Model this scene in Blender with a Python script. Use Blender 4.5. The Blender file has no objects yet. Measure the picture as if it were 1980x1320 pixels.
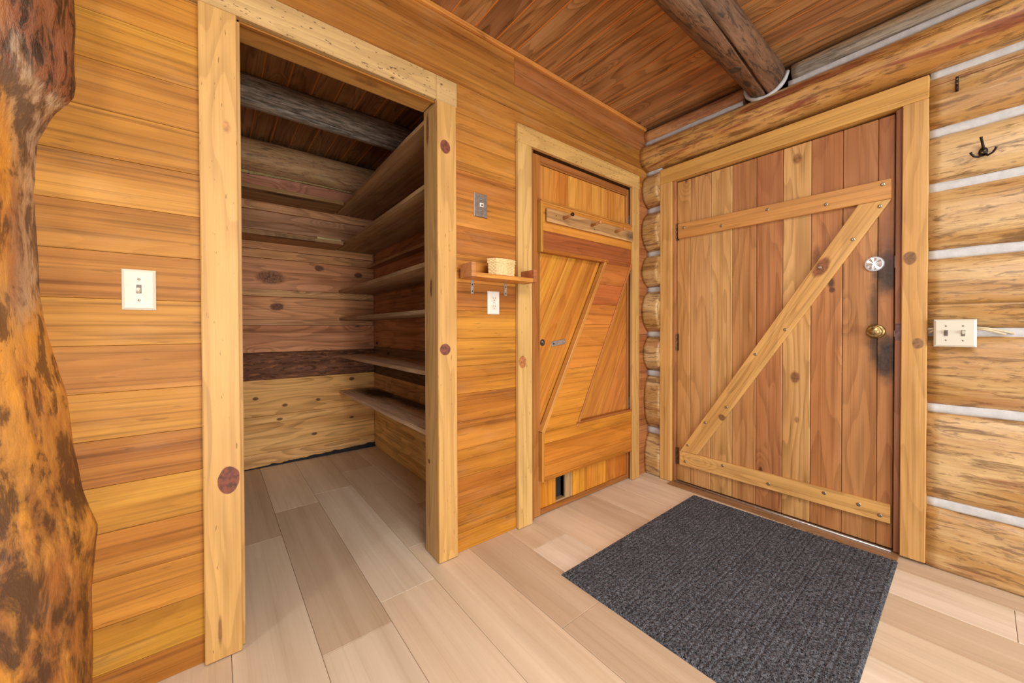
import bpy, bmesh, math, random
from mathutils import Vector, Matrix, noise
random.seed(7)
scene = bpy.context.scene
COL = scene.collection

# ------------------------------------------------------------------ camera
CAM = (-2.43093, -1.51913, 1.04743)
YAW, PITCH, ROLL, FPX = 0.67269, -0.010456, -0.002747, 724.40
cd = bpy.data.cameras.new('camera')
cam = bpy.data.objects.new('camera', cd)
COL.objects.link(cam)
fw = Vector((math.sin(YAW)*math.cos(PITCH), math.cos(YAW)*math.cos(PITCH), math.sin(PITCH)))
r0 = Vector((math.cos(YAW), -math.sin(YAW), 0))
u0 = r0.cross(fw)
rt = r0*math.cos(ROLL) + u0*math.sin(ROLL)
up = rt.cross(fw)
M = Matrix(((rt.x, up.x, -fw.x, CAM[0]), (rt.y, up.y, -fw.y, CAM[1]), (rt.z, up.z, -fw.z, CAM[2]), (0, 0, 0, 1)))
cam.matrix_world = M
cd.sensor_fit = 'HORIZONTAL'
cd.sensor_width = 36.0
cd.lens = 36.0*FPX/1980.0
cd.shift_y = -17.13/1980.0
cd.clip_start = 0.02
scene.camera = cam

# ------------------------------------------------------------------ light
w = bpy.data.worlds.new('World')
scene.world = w
w.use_nodes = True
w.node_tree.nodes['Background'].inputs[0].default_value = (0.95, 0.98, 1.0, 1)
w.node_tree.nodes['Background'].inputs[1].default_value = 0.40

def area(name, loc, target, sx, sy, power, col):
    l = bpy.data.lights.new(name, 'AREA')
    l.shape = 'RECTANGLE'; l.size = sx; l.size_y = sy; l.energy = power; l.color = col
    o = bpy.data.objects.new(name, l); COL.objects.link(o)
    o.location = loc
    o.rotation_euler = (Vector(target) - Vector(loc)).to_track_quat('-Z', 'Y').to_euler()
    return o
area('window_daylight_west', (-6.2, -2.2, 1.5), (0, -0.9, 1.1), 2.6, 1.6, 32, (0.96, 0.99, 1.0))
area('added_low_fill', (-2.0, -4.6, 0.85), (-1.95, 1.5, 1.3), 2.8, 1.3, 155, (0.96, 0.99, 1.0))  # added fill, not a known window: brightens the closet and shelf undersides
area('added_overhead_fill', (-1.9, -2.2, 2.44), (-1.89, -2.15, 0.0), 1.2, 1.2, 66, (1.0, 0.99, 0.96))  # added soft overhead fill for floor and closet, standing in for bounced flash
lp = bpy.data.lights.new('room_lamp', 'POINT')
lp.energy = 19; lp.color = (1.0, 0.95, 0.87); lp.shadow_soft_size = 0.07
lo = bpy.data.objects.new('room_lamp', lp); COL.objects.link(lo)
lo.location = (-3.35, -0.63, 2.0)

vs = scene.view_settings
vs.view_transform = 'Standard'
vs.look = 'None'
vs.gamma = 1.0
vs.use_curve_mapping = False
vs.exposure = -0.12

# ------------------------------------------------------------------ colour / node helpers
def lin(c):
    c = c/255.0
    return c/12.92 if c <= 0.04045 else ((c+0.055)/1.055)**2.4
def S(r, g, b): return (lin(r), lin(g), lin(b), 1.0)
W = S

class NT:
    def __init__(s, name):
        s.m = bpy.data.materials.new(name); s.m.use_nodes = True
        s.t = s.m.node_tree; s.n = s.t.nodes; s.l = s.t.links
        s.b = s.n['Principled BSDF']
    def put(s, sock, v):
        if isinstance(v, bpy.types.NodeSocket): s.l.new(v, sock)
        elif v is not None: sock.default_value = v
    def math(s, op, a, b=None, c=None, clamp=False):
        n = s.n.new('ShaderNodeMath'); n.operation = op; n.use_clamp = clamp
        for i, v in enumerate((a, b, c)):
            if v is not None: s.put(n.inputs[i], v)
        return n.outputs[0]
    def vec(s, x, y, z):
        n = s.n.new('ShaderNodeCombineXYZ')
        for i, v in enumerate((x, y, z)): s.put(n.inputs[i], v)
        return n.outputs[0]
    def sep(s, v):
        n = s.n.new('ShaderNodeSeparateXYZ'); s.put(n.inputs[0], v); return n.outputs
    def vmath(s, op, a, b):
        n = s.n.new('ShaderNodeVectorMath'); n.operation = op
        s.put(n.inputs[0], a); s.put(n.inputs[1], b); return n.outputs[0]
    def noise(s, v, scale=1.0, detail=2.0, rough=0.5, dist=0.0):
        n = s.n.new('ShaderNodeTexNoise'); s.put(n.inputs['Vector'], v)
        n.inputs['Scale'].default_value = scale; n.inputs['Detail'].default_value = detail
        n.inputs['Roughness'].default_value = rough; n.inputs['Distortion'].default_value = dist
        return n.outputs['Fac']
    def voro(s, v, scale=1.0, rand=1.0):
        n = s.n.new('ShaderNodeTexVoronoi'); s.put(n.inputs['Vector'], v)
        n.inputs['Scale'].default_value = scale; n.inputs['Randomness'].default_value = rand
        return n.outputs['Distance'], n.outputs['Color']
    def rng(s, v, a, b, c=0.0, d=1.0, smooth=True):
        n = s.n.new('ShaderNodeMapRange'); n.interpolation_type = 'SMOOTHSTEP' if smooth else 'LINEAR'
        s.put(n.inputs[0], v)
        for i, q in enumerate((a, b, c, d)): n.inputs[i+1].default_value = q
        return n.outputs[0]
    def mix(s, f, a, b, mode='MIX'):
        n = s.n.new('ShaderNodeMix'); n.data_type = 'RGBA'; n.blend_type = mode
        s.put(n.inputs[0], f); s.put(n.inputs[6], a); s.put(n.inputs[7], b)
        return n.outputs[2]
    def bump(s, h, strength, dist=0.01):
        n = s.n.new('ShaderNodeBump'); n.inputs['Strength'].default_value = strength
        n.inputs['Distance'].default_value = dist; s.put(n.inputs['Height'], h)
        s.l.new(n.outputs[0], s.b.inputs['Normal'])
    def obj(s):
        n = s.n.new('ShaderNodeTexCoord'); return n.outputs['Object']
    def info(s):
        return s.n.new('ShaderNodeObjectInfo')
    def surf(s, col, rough=0.5, metal=0.0, spec=0.5, coat=0.0, coat_rough=0.2):
        s.put(s.b.inputs['Base Color'], col); s.put(s.b.inputs['Roughness'], rough)
        s.b.inputs['Metallic'].default_value = metal
        s.b.inputs['Specular IOR Level'].default_value = spec
        s.b.inputs['Coat Weight'].default_value = coat
        s.b.inputs['Coat Roughness'].default_value = coat_rough
        return s.m

def wood(name, grain='x', across='z', ringf=3.0, rings=0.30, fib=0.22, tone=0.35, hue=0.5, knots=0.0, knot_sz=0.10,
         knot_col=(92, 48, 28), rough=0.45, spec=0.4, coat=0.0, bump=0.12, spots=(), scale=1.0, wear=0.0, wear_col=(205, 190, 165), wear_sc=(4.0, 11.0), flecks=0.0, fleck_sc=(9.0, 70.0), fleck_th=0.66, streak=0.22,
         red=(1.0, 0.89, 0.76)):
    """Sawn board; tint comes from the object's colour, a random offset from each object."""
    t = NT(name)
    o = t.sep(t.obj()); ax = dict(x=o[0], y=o[1], z=o[2])
    third = [k for k in 'xyz' if k not in (grain, across)][0]
    inf = t.info(); rnd = inf.outputs['Random']
    g0, a0 = ax[grain], ax[across]
    g = t.math('ADD', t.math('MULTIPLY', g0, scale), t.math('MULTIPLY', rnd, 61.0))
    a = t.math('ADD', t.math('MULTIPLY', a0, scale), t.math('MULTIPLY', rnd, 23.0))
    b = t.math('ADD', t.math('MULTIPLY', ax[third], scale), t.math('MULTIPLY', rnd, 37.0))
    def sc(x, y): return t.vec(t.math('MULTIPLY', g, x), t.math('MULTIPLY', a, y), t.math('MULTIPLY', b, y))
    low = t.noise(sc(0.9, 6.5), 1.0, 2.0, 0.45)
    kd = None
    phase = t.math('MULTIPLY', low, ringf*4.0)
    if knots > 0:
        kd, kc = t.voro(sc(2.6, 6.0), 1.0)
        kr = t.sep(kc)[0]
        on = t.math('GREATER_THAN', kr, 1.0-knots)
        near = t.math('MULTIPLY', t.rng(kd, 0.42, 0.0), on)
        phase = t.math('ADD', phase, t.math('MULTIPLY', near, 3.5))
    saw = t.math('FRACT', phase)
    ring = t.math('MULTIPLY', t.rng(saw, 0.25, 0.92), t.rng(saw, 1.0, 0.93))
    fibre = t.noise(sc(3.5, 170.0), 1.0, 4.0, 0.65)
    band = t.noise(sc(0.55, 13.0), 1.0, 2.0, 0.5)
    patch = t.noise(sc(2.2, 9.0), 1.0, 3.0, 0.55)
    strk = t.noise(sc(0.9, 78.0), 1.0, 4.0, 0.65)
    base = inf.outputs['Color']
    redc = t.mix(1.0, base, (red[0], red[1], red[2], 1), 'MULTIPLY')
    col = t.mix(t.math('MULTIPLY', t.rng(band, 0.36, 0.66), hue), base, redc)
    # value modulation
    v = t.math('MULTIPLY_ADD', t.math('SUBTRACT', band, 0.5), -tone*1.4, 1.0)
    v = t.math('MULTIPLY_ADD', t.math('SUBTRACT', patch, 0.5), -tone*0.45, v)
    v = t.math('MULTIPLY_ADD', t.math('SUBTRACT', fibre, 0.5), fib*2.2, v)
    v = t.math('MULTIPLY_ADD', t.rng(strk, 0.48, 0.66), -streak, v)
    v = t.math('MULTIPLY_ADD', ring, -rings, v)
    col = t.mix(1.0, col, t.vec(v, t.math('POWER', t.math('MAXIMUM', v, 0.02), 1.12), t.math('POWER', t.math('MAXIMUM', v, 0.02), 1.3)), 'MULTIPLY')
    if flecks > 0:
        fl = t.noise(sc(*fleck_sc), 1.0, 2.0, 0.5)
        col = t.mix(t.math('MULTIPLY', t.rng(fl, fleck_th, fleck_th+0.06), flecks), col, S(78, 46, 24))
    if wear > 0:
        wn = t.noise(sc(*wear_sc), 1.0, 5.0, 0.62)
        col = t.mix(t.math('MULTIPLY', t.rng(wn, 0.52, 0.72), wear), col, S(*wear_col))
    if knots > 0:
        km = t.math('MULTIPLY', t.rng(kd, knot_sz, knot_sz*0.55), on)
        kring = t.noise(sc(30.0, 60.0), 1.0, 2.0)
        kcol = t.mix(kring, S(knot_col[0]*0.55, knot_col[1]*0.5, knot_col[2]*0.5), S(*knot_col))
        halo = t.math('MULTIPLY', t.rng(kd, knot_sz*2.6, knot_sz), t.math('MULTIPLY', on, 0.35))
        col = t.mix(halo, col, t.mix(0.5, base, S(*knot_col)))
        col = t.mix(t.math('MULTIPLY', km, 0.9), col, kcol)
    if spots:
        wv = t.math('MULTIPLY', t.math('SUBTRACT', t.noise(t.vec(t.math('MULTIPLY', g0, 22), t.math('MULTIPLY', a0, 22), 0.0), 1.0, 3.0), 0.5), 0.9)
        rn = t.noise(t.vec(t.math('MULTIPLY', g0, 70), t.math('MULTIPLY', a0, 70), 3.0), 1.0, 2.0)
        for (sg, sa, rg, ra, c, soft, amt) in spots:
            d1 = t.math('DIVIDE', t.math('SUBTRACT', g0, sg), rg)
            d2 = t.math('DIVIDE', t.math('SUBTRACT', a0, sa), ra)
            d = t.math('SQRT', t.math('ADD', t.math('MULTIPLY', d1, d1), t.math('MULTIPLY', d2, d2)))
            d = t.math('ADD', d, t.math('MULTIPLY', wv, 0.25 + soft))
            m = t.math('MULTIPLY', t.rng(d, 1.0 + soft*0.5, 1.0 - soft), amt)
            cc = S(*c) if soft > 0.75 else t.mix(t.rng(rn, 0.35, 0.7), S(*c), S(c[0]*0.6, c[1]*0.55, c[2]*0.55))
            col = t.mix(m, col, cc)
    if bump > 0:
        hgt = t.math('ADD', t.math('MULTIPLY', fibre, 0.6), t.math('MULTIPLY', ring, -0.35))
        t.bump(hgt, bump, 0.004)
    rv = t.math('MULTIPLY_ADD', t.math('SUBTRACT', patch, 0.5), 0.25, rough)
    return t.surf(col, rv, 0.0, spec, coat, 0.25)

def logwood(name, base, dark, pale, rough=0.42, coat=0.4, streak=0.6, grey=0.0, bump=0.35, red=(150, 72, 40), redamt=0.35, pal=0.55, greys=((86, 80, 74), (160, 150, 138))):
    """Peeled log, grain along local x."""
    t = NT(name)
    o = t.sep(t.obj()); inf = t.info(); rnd = inf.outputs['Random']
    g = t.math('ADD', o[0], t.math('MULTIPLY', rnd, 51.0))
    def sc(x, y, off=0.0): return t.vec(t.math('MULTIPLY', g, x), t.math('MULTIPLY_ADD', o[1], y, off), t.math('MULTIPLY_ADD', o[2], y, t.math('MULTIPLY', rnd, 19.0)))
    big = t.noise(sc(1.4, 7.0), 1.0, 3.0, 0.55, 0.4)
    mid = t.noise(sc(3.2, 26.0, 3.0), 1.0, 4.0, 0.6, 0.6)
    mid2 = t.noise(sc(5.0, 34.0, 13.0), 1.0, 5.0, 0.68, 0.8)
    fine = t.noise(sc(9.0, 95.0, 7.0), 1.0, 4.0, 0.65)
    col = t.mix(t.rng(big, 0.38, 0.68), S(*base), S(*pale))
    col = t.mix(t.math('MULTIPLY', t.rng(mid, 0.50, 0.70), pal), col, S(*pale))
    col = t.mix(t.math('MULTIPLY', t.rng(mid2, 0.50, 0.64), streak), col, S(*dark))
    rp = t.noise(sc(2.0, 16.0, 29.0), 1.0, 4.0, 0.6, 0.5)
    col = t.mix(t.math('MULTIPLY', t.rng(rp, 0.56, 0.66), redamt), col, S(*red))
    if grey > 0:
        gp = t.noise(sc(1.2, 9.0, 41.0), 1.0, 4.0, 0.6)
        col = t.mix(t.math('MULTIPLY', t.rng(gp, 0.34, 0.62), grey), col, t.mix(t.rng(fine, 0.3, 0.7), S(*greys[0]), S(*greys[1])))
    kd, kc = t.voro(sc(1.7, 5.0, 5.0), 1.0)
    on = t.math('GREATER_THAN', t.sep(kc)[0], 0.55)
    km = t.math('MULTIPLY', t.rng(kd, 0.10, 0.05), on)
    fk = t.noise(sc(16.0, 62.0, 53.0), 1.0, 3.0, 0.6)
    col = t.mix(t.math('MULTIPLY', t.rng(fk, 0.58, 0.66), streak*0.7), col, S(*dark))
    col = t.mix(t.math('MULTIPLY', km, 0.75), col, S(dark[0]*0.7, dark[1]*0.65, dark[2]*0.6))
    col = t.mix(1.0, col, t.mix(fine, (0.68, 0.63, 0.56, 1), (1.28, 1.28, 1.28, 1)), 'MULTIPLY')
    h = t.math('ADD', t.math('MULTIPLY', mid2, 0.8), t.math('ADD', t.math('MULTIPLY', fine, 0.25), t.math('MULTIPLY', mid, 0.5)))
    t.bump(h, bump, 0.012)
    return t.surf(col, t.math('MULTIPLY_ADD', mid2, 0.3, rough-0.12), 0, 0.45, coat, 0.3)

def plain(name, c, rough=0.5, metal=0.0, spec=0.5, nz=0.0, nscale=40.0, bump=0.0):
    t = NT(name)
    col = S(*c)
    if nz > 0 or bump > 0:
        n = t.noise(t.obj(), nscale, 4.0, 0.6)
        if nz > 0: col = t.mix(t.rng(n, 0.3, 0.7), S(*[q*(1-nz) for q in c]), S(*c))
        if bump > 0: t.bump(n, bump, 0.004)
    return t.surf(col, rough, metal, spec)

# ------------------------------------------------------------------ mesh helpers
def link(name, me, mat, parent=None, loc=(0, 0, 0), color=None):
    o = bpy.data.objects.new(name, me); COL.objects.link(o)
    if mat and (not me.materials): me.materials.append(mat)
    o.location = loc
    if parent is not None: o.parent = parent
    if color: o.color = (color[0]*0.97, color[1]*1.055, color[2]*1.09, 1.0)
    return o
def from_bm(bm, name, smooth=False):
    me = bpy.data.meshes.new(name)
    bmesh.ops.recalc_face_normals(bm, faces=bm.faces)
    bm.to_mesh(me); bm.free()
    if smooth:
        for p in me.polygons: p.use_smooth = True
    return me
def tag(o, label=None, cat=None, group=None, kind=None):
    for k, v in (('label', label), ('category', cat), ('group', group), ('kind', kind)):
        if v: o[k] = v
    return o
def empty(name, loc=(0, 0, 0), rz=0.0, **k):
    o = bpy.data.objects.new(name, None); COL.objects.link(o)
    o.empty_display_size = 0.05
    o.location = loc; o.rotation_euler = (0, 0, rz)
    return tag(o, **k)
_boxes = {}
def box_mesh(sx, sy, sz, bev, mat):
    key = (round(sx, 4), round(sy, 4), round(sz, 4), bev, mat.name)
    if key in _boxes: return _boxes[key]
    bm = bmesh.new()
    bmesh.ops.create_cube(bm, size=1.0, matrix=Matrix.Diagonal((sx, sy, sz, 1)))
    if bev > 0:
        bmesh.ops.bevel(bm, geom=list(bm.edges), offset=min(bev, 0.45*min(sx, sy, sz)), segments=1, affect='EDGES')
    me = from_bm(bm, 'board'); me.materials.append(mat); _boxes[key] = me
    return me
def board(name, x, y, z, mat, parent=None, color=None, bev=0.0015, wob=0.0):
    """box from (x0,x1),(y0,y1),(z0,z1) in world coordinates (or the parent's, if the parent sits away from the origin unrotated)"""
    c = Vector(((x[0]+x[1])/2, (y[0]+y[1])/2, (z[0]+z[1])/2))
    me = box_mesh(abs(x[1]-x[0]), abs(y[1]-y[0]), abs(z[1]-z[0]), bev, mat)
    o = link(name, me, None, parent, c - (Vector(parent.location) if parent else Vector()), color)
    return o
def prism(name, pts, axis, d0, d1, mat, parent=None, color=None, bev=0.0015):
    """polygon pts extruded along axis ('y': pts=(x,z); 'x': pts=(y,z); 'z': pts=(x,y))"""
    cx = sum(p[0] for p in pts)/len(pts); cy = sum(p[1] for p in pts)/len(pts); cd_ = (d0+d1)/2
    def P(u, v, d): return {'y': (u, d, v), 'x': (d, u, v), 'z': (u, v, d)}[axis]
    bm = bmesh.new()
    a = [bm.verts.new(P(p[0]-cx, p[1]-cy, d0-cd_)) for p in pts]
    b = [bm.verts.new(P(p[0]-cx, p[1]-cy, d1-cd_)) for p in pts]
    bm.faces.new(a); bm.faces.new(list(reversed(b)))
    n = len(pts)
    for i in range(n): bm.faces.new((a[i], a[(i+1) % n], b[(i+1) % n], b[i]))
    if bev > 0: bmesh.ops.bevel(bm, geom=list(bm.edges), offset=bev, segments=1, affect='EDGES', clamp_overlap=True)
    me = from_bm(bm, name)
    c = Vector(P(cx, cy, cd_))
    return link(name, me, mat, parent, c - (Vector(parent.location) if parent else Vector()), color)
def clip_poly(pts, f):
    """Sutherland-Hodgman, keep f(p) >= 0"""
    out = []
    n = len(pts)
    for i in range(n):
        p, q = pts[i], pts[(i+1) % n]; a, b = f(p), f(q)
        if a >= 0: out.append(p)
        if (a >= 0) != (b >= 0):
            s = a/(a-b); out.append((p[0]+(q[0]-p[0])*s, p[1]+(q[1]-p[1])*s))
    r = []
    for p in out:
        if not r or math.hypot(p[0]-r[-1][0], p[1]-r[-1][1]) > 0.002: r.append(p)
    if len(r) > 1 and math.hypot(r[0][0]-r[-1][0], r[0][1]-r[-1][1]) < 0.002: r.pop()
    return r
def lathe(profile, seg=24):
    """profile [(r, h)] turned about local -y (outwards from a wall)"""
    bm = bmesh.new(); rings = []
    for (r, h) in profile:
        if r < 1e-5: rings.append([bm.verts.new((0, -h, 0))])
        else: rings.append([bm.verts.new((r*math.cos(2*math.pi*i/seg), -h, r*math.sin(2*math.pi*i/seg))) for i in range(seg)])
    for A, B in zip(rings, rings[1:]):
        for i in range(seg):
            j = (i+1) % seg
            if len(A) == 1 and len(B) == 1: continue
            if len(A) == 1: bm.faces.new((A[0], B[i], B[j]))
            elif len(B) == 1: bm.faces.new((A[i], A[j], B[0]))
            else: bm.faces.new((A[i], A[j], B[j], B[i]))
    return bm
def tube(path, rad, seg=8, caps=True):
    bm = bmesh.new(); rings = []
    n = len(path); path = [Vector(p) for p in path]
    for i, p in enumerate(path):
        d = (path[min(i+1, n-1)] - path[max(i-1, 0)]).normalized()
        u = d.orthogonal().normalized() if i == 0 else (u - d*u.dot(d)).normalized()
        v = d.cross(u); r = rad[i] if isinstance(rad, (list, tuple)) else rad
        rings.append([bm.verts.new(p + (u*math.cos(2*math.pi*k/seg) + v*math.sin(2*math.pi*k/seg))*r) for k in range(seg)])
    for A, B in zip(rings, rings[1:]):
        for k in range(seg): bm.faces.new((A[k], A[(k+1) % seg], B[(k+1) % seg], B[k]))
    if caps: bm.faces.new(rings[0]); bm.faces.new(list(reversed(rings[-1])))
    return bm
def log_mesh(L, ry, rz, seed, nu=40, nt=36, rough=0.03, fine=0.012, bow=0.006, power=2.0, cracks=(), zmax=None, taper=0.0, name='log', twist=0.0, zmin=None):
    bm = bmesh.new()
    th = [2*math.pi*i/nt for i in range(nt)]
    for (t0, wd, dp) in cracks:
        th = [t for t in th if abs(((t-t0+math.pi) % (2*math.pi))-math.pi) > wd*1.5]
        th += [(t0-wd) % (2*math.pi), t0 % (2*math.pi), (t0+wd) % (2*math.pi)]
    th.sort(); rings = []
    for i in range(nu+1):
        u = -L/2 + L*i/nu
        cy = bow*noise.noise(Vector((u*0.8, seed*3.1, 0.0)))*2; cz = bow*noise.noise(Vector((u*0.8, seed*3.1, 9.0)))*2
        k = 1.0 + taper*(u/L)
        ring = []
        for t in th:
            ta = t + twist*u
            c, s_ = math.cos(ta), math.sin(ta)
            yy = math.copysign(abs(c)**(2/power), c); zz = math.copysign(abs(s_)**(2/power), s_)
            q = 1.0 + rough*noise.noise(Vector((u*1.8, c*1.3+seed*5, s_*1.3))) + fine*noise.noise(Vector((u*9, c*4+seed, s_*4)))
            for (t0, wd, dp) in cracks:
                wav = 0.0
                if abs(((t-t0+math.pi) % (2*math.pi))-math.pi) < wd*0.5: q -= dp*(0.75+0.5*noise.noise(Vector((u*3, seed, 2.0))))
            y_ = cy + ry*k*q*yy; z_ = cz + rz*k*q*zz
            if zmax is not None: z_ = min(z_, zmax)
            if zmin is not None: z_ = max(z_, zmin)
            dth = 0.0
            ring.append(bm.verts.new((u, y_, z_)))
        rings.append(ring)
    n = len(th)
    for A, B in zip(rings, rings[1:]):
        for k in range(n): bm.faces.new((A[k], A[(k+1) % n], B[(k+1) % n], B[k]))
    bm.faces.new(rings[0]); bm.faces.new(list(reversed(rings[-1])))
    me = from_bm(bm, name, True)
    for p in me.polygons:
        if len(p.vertices) > 4: p.use_smooth = False
    return me

# ------------------------------------------------------------------ materials
m_cedar = wood('cedar_wall_plank', 'x', 'z', ringf=2.2, rings=0.10, fib=0.22, tone=0.85, hue=0.9, streak=0.30, rough=0.5, spec=0.25, coat=0.0, bump=0.06, flecks=0.35, wear=0.05)
m_cedar_v = wood('cedar_panel_vertical', 'z', 'x', ringf=2.5, rings=0.14, fib=0.18, tone=0.6, hue=0.5, rough=0.45, spec=0.3, coat=0.05, bump=0.05)
m_cedar_h = wood('cedar_panel_horizontal', 'x', 'z', ringf=2.0, rings=0.14, fib=0.18, tone=0.6, hue=0.5, rough=0.45, spec=0.3, coat=0.05, bump=0.05, flecks=0.2)
def pine_z(name, **k): return wood(name, 'z', 'x', ringf=2.4, rings=0.15, fib=0.12, tone=0.22, hue=0.35, rough=0.5, spec=0.35, bump=0.08, flecks=0.6, fleck_sc=(24.0, 110.0), fleck_th=0.69, streak=0.12, red=(0.98, 0.90, 0.80), **k)
m_pine_z = pine_z('pine_casing')
m_pine_x = wood('pine_casing_head', 'x', 'z', ringf=2.0, rings=0.14, fib=0.18, tone=0.3, hue=0.35, rough=0.55, bump=0.08, flecks=0.85, fleck_sc=(48.0, 130.0), fleck_th=0.645, streak=0.12, red=(0.98, 0.90, 0.80))
m_pine_soffit = wood('pine_head_jamb', 'x', 'y', ringf=2.4, rings=0.16, fib=0.12, tone=0.3, hue=0.4, rough=0.5, bump=0.06, spots=((0.08, 0.0, 0.06, 0.022, (150, 85, 45), 0.6, 0.6),))
m_pine_jamb = wood('pine_side_jamb', 'z', 'y', ringf=2.4, rings=0.16, fib=0.12, tone=0.3, hue=0.4, rough=0.5, bump=0.06,
                   spots=((0.20, -0.01, 0.045, 0.012, (120, 62, 35), 0.3, 0.8), (0.93, 0.02, 0.08, 0.014, (120, 62, 35), 0.4, 0.8), (-0.60, 0.02, 0.012, 0.012, (110, 58, 30), 0.3, 0.8)))
m_post_left = pine_z('pine_post_with_knot', spots=((-0.46, 0.0155, 0.045, 0.0285, (122, 58, 44), 0.06, 0.95), (0.66, 0.02, 0.02, 0.011, (200, 120, 70), 0.5, 0.5), (-0.93, -0.01, 0.05, 0.006, (120, 70, 40), 0.5, 0.7)))
m_post_right = pine_z('pine_post_with_two_knots', spots=((0.8295, -0.0093, 0.030, 0.026, (128, 62, 46), 0.08, 0.95), (-0.073, -0.0139, 0.026, 0.027, (128, 66, 50), 0.10, 0.95)))
m_trim_knot = pine_z('pine_trim_with_knot', spots=((-0.134, -0.02, 0.034, 0.026, (186, 108, 58), 0.15, 0.8),))
m_oak_trim_z = wood('door_casing_side', 'z', 'y', ringf=2.0, rings=0.14, fib=0.16, tone=0.3, hue=0.5, rough=0.5, bump=0.1, flecks=0.1, wear=0.25, wear_col=(214, 170, 110),
                    spots=((0.33, 0.014, 0.030, 0.022, (120, 82, 62), 0.2, 0.8), (-0.05, -0.012, 0.024, 0.018, (128, 92, 76), 0.25, 0.7)))
m_oak_trim_y = wood('door_casing_head', 'y', 'z', ringf=2.0, rings=0.12, fib=0.14, tone=0.3, hue=0.5, rough=0.5, bump=0.06)
m_oak_trim_plain = wood('door_casing_hinge_side', 'z', 'y', ringf=2.0, rings=0.12, fib=0.14, tone=0.25, hue=0.4, rough=0.5, bump=0.06, knots=0.06, knot_sz=0.05)
m_jamb_red = wood('dark_door_jamb', 'z', 'y', ringf=2.0, rings=0.2, fib=0.25, tone=0.5, hue=0.6, rough=0.55, bump=0.15)
def doorwood(name, spots=(), knots=0.22, rings=0.20): return wood(name, 'z', 'y', ringf=2.6, rings=rings, fib=0.16, tone=0.42, hue=0.7, rough=0.42, spec=0.4, coat=0.1, bump=0.10, knots=knots, knot_sz=0.085, spots=spots, red=(1.0, 0.88, 0.76))
m_door = doorwood('plank_door_board')
m_batten = wood('door_batten', 'y', 'z', ringf=2.2, rings=0.18, fib=0.14, tone=0.35, hue=0.5, rough=0.42, coat=0.1, bump=0.08, knots=0.15, knot_sz=0.06)
m_fl = wood('pale_oak_floor_plank', 'y', 'x', ringf=1.3, rings=0.05, fib=0.07, tone=0.27, streak=0.07, hue=0.45, rough=0.5, spec=0.35, bump=0.02, scale=0.8, red=(0.97, 0.90, 0.83), knots=0.05, knot_sz=0.07, knot_col=(150, 118, 92))
m_ceil = wood('stained_ceiling_plank', 'y', 'x', ringf=2.4, rings=0.32, fib=0.22, tone=0.6, hue=0.6, rough=0.5, spec=0.35, bump=0.1, streak=0.3, knots=0.45, knot_sz=0.085, knot_col=(70, 34, 18))
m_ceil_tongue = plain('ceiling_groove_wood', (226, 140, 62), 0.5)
m_rough_x = wood('rough_closet_plank', 'x', 'z', ringf=2.6, rings=0.28, fib=0.2, tone=0.5, hue=0.7, rough=0.62, spec=0.25, bump=0.15, knots=0.30, knot_sz=0.10)
m_bark = wood('dark_waney_plank', 'x', 'z', ringf=1.0, rings=0.2, fib=0.5, tone=0.9, hue=0.6, rough=0.7, spec=0.2, bump=0.5, flecks=0.8, fleck_sc=(14.0, 60.0), fleck_th=0.54, wear=0.9, wear_col=(168, 112, 74), wear_sc=(13.0, 48.0))
m_rough_y = wood('rough_side_plank', 'y', 'z', ringf=2.2, rings=0.22, fib=0.18, tone=0.45, hue=0.7, rough=0.62, spec=0.25, bump=0.15, knots=0.22, knot_sz=0.10)
m_shelf_y = wood('worn_shelf_board', 'y', 'x', ringf=1.8, rings=0.15, fib=0.22, tone=0.6, hue=0.6, rough=0.65, spec=0.2, bump=0.25, wear=0.25, wear_col=(170, 150, 130))
m_shelf_dark = wood('dark_patched_shelf_board', 'y', 'x', ringf=1.8, rings=0.15, fib=0.25, tone=0.7, hue=0.5, rough=0.7, spec=0.2, bump=0.3, wear=0.3, wear_col=(176, 152, 128),
                    spots=((0.55, 0.06, 0.34, 0.11, (34, 27, 22), 0.6, 0.9), (-0.05, 0.10, 0.55, 0.07, (44, 34, 27), 0.7, 0.8)))  # near-black patches towards the wall side and back end
m_shelf_x = wood('back_shelf_board', 'x', 'y', ringf=1.8, rings=0.15, fib=0.2, tone=0.6, hue=0.6, rough=0.62, spec=0.2, bump=0.2, spots=((0.05, -0.10, 0.25, 0.03, (66, 40, 26), 0.7, 0.8),))
m_log = logwood('honey_log', (180, 134, 74), (96, 60, 30), (212, 178, 126), streak=0.68, rough=0.36)
m_log_top = logwood('reddish_log', (188, 134, 68), (98, 58, 28), (214, 170, 102), streak=0.75, redamt=0.8, red=(132, 58, 36))
m_log_grey = logwood('weathered_log', (176, 142, 100), (84, 70, 58), (196, 176, 146), grey=0.85, coat=0.05, rough=0.6, bump=0.4)
m_log_plate = logwood('brown_log', (176, 112, 60), (92, 54, 30), (208, 150, 92), grey=0.2, coat=0.05, rough=0.6)
m_beam = logwood('dark_beam_log', (112, 78, 54), (44, 33, 26), (148, 112, 84), streak=0.9, grey=0.5, greys=((54, 44, 37), (126, 104, 86)), redamt=0.3, red=(112, 62, 40), coat=0.05, rough=0.6, bump=0.5)
m_rafter = logwood('grey_rafter_log', (176, 152, 126), (84, 68, 58), (206, 188, 166), grey=0.85, greys=((92, 86, 80), (226, 216, 204)), redamt=0.1, coat=0.0, rough=0.7, bump=0.6)
m_backlog = logwood('closet_top_log', (206, 154, 102), (104, 70, 48), (232, 190, 138), grey=0.15, redamt=0.3, coat=0.0, rough=0.65, bump=0.5)
m_chink = plain('white_chinking', (204, 202, 200), 0.8, nz=0.08, nscale=30, bump=0.3)
m_dark = plain('dark_gap', (26, 17, 11), 0.9)
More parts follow.
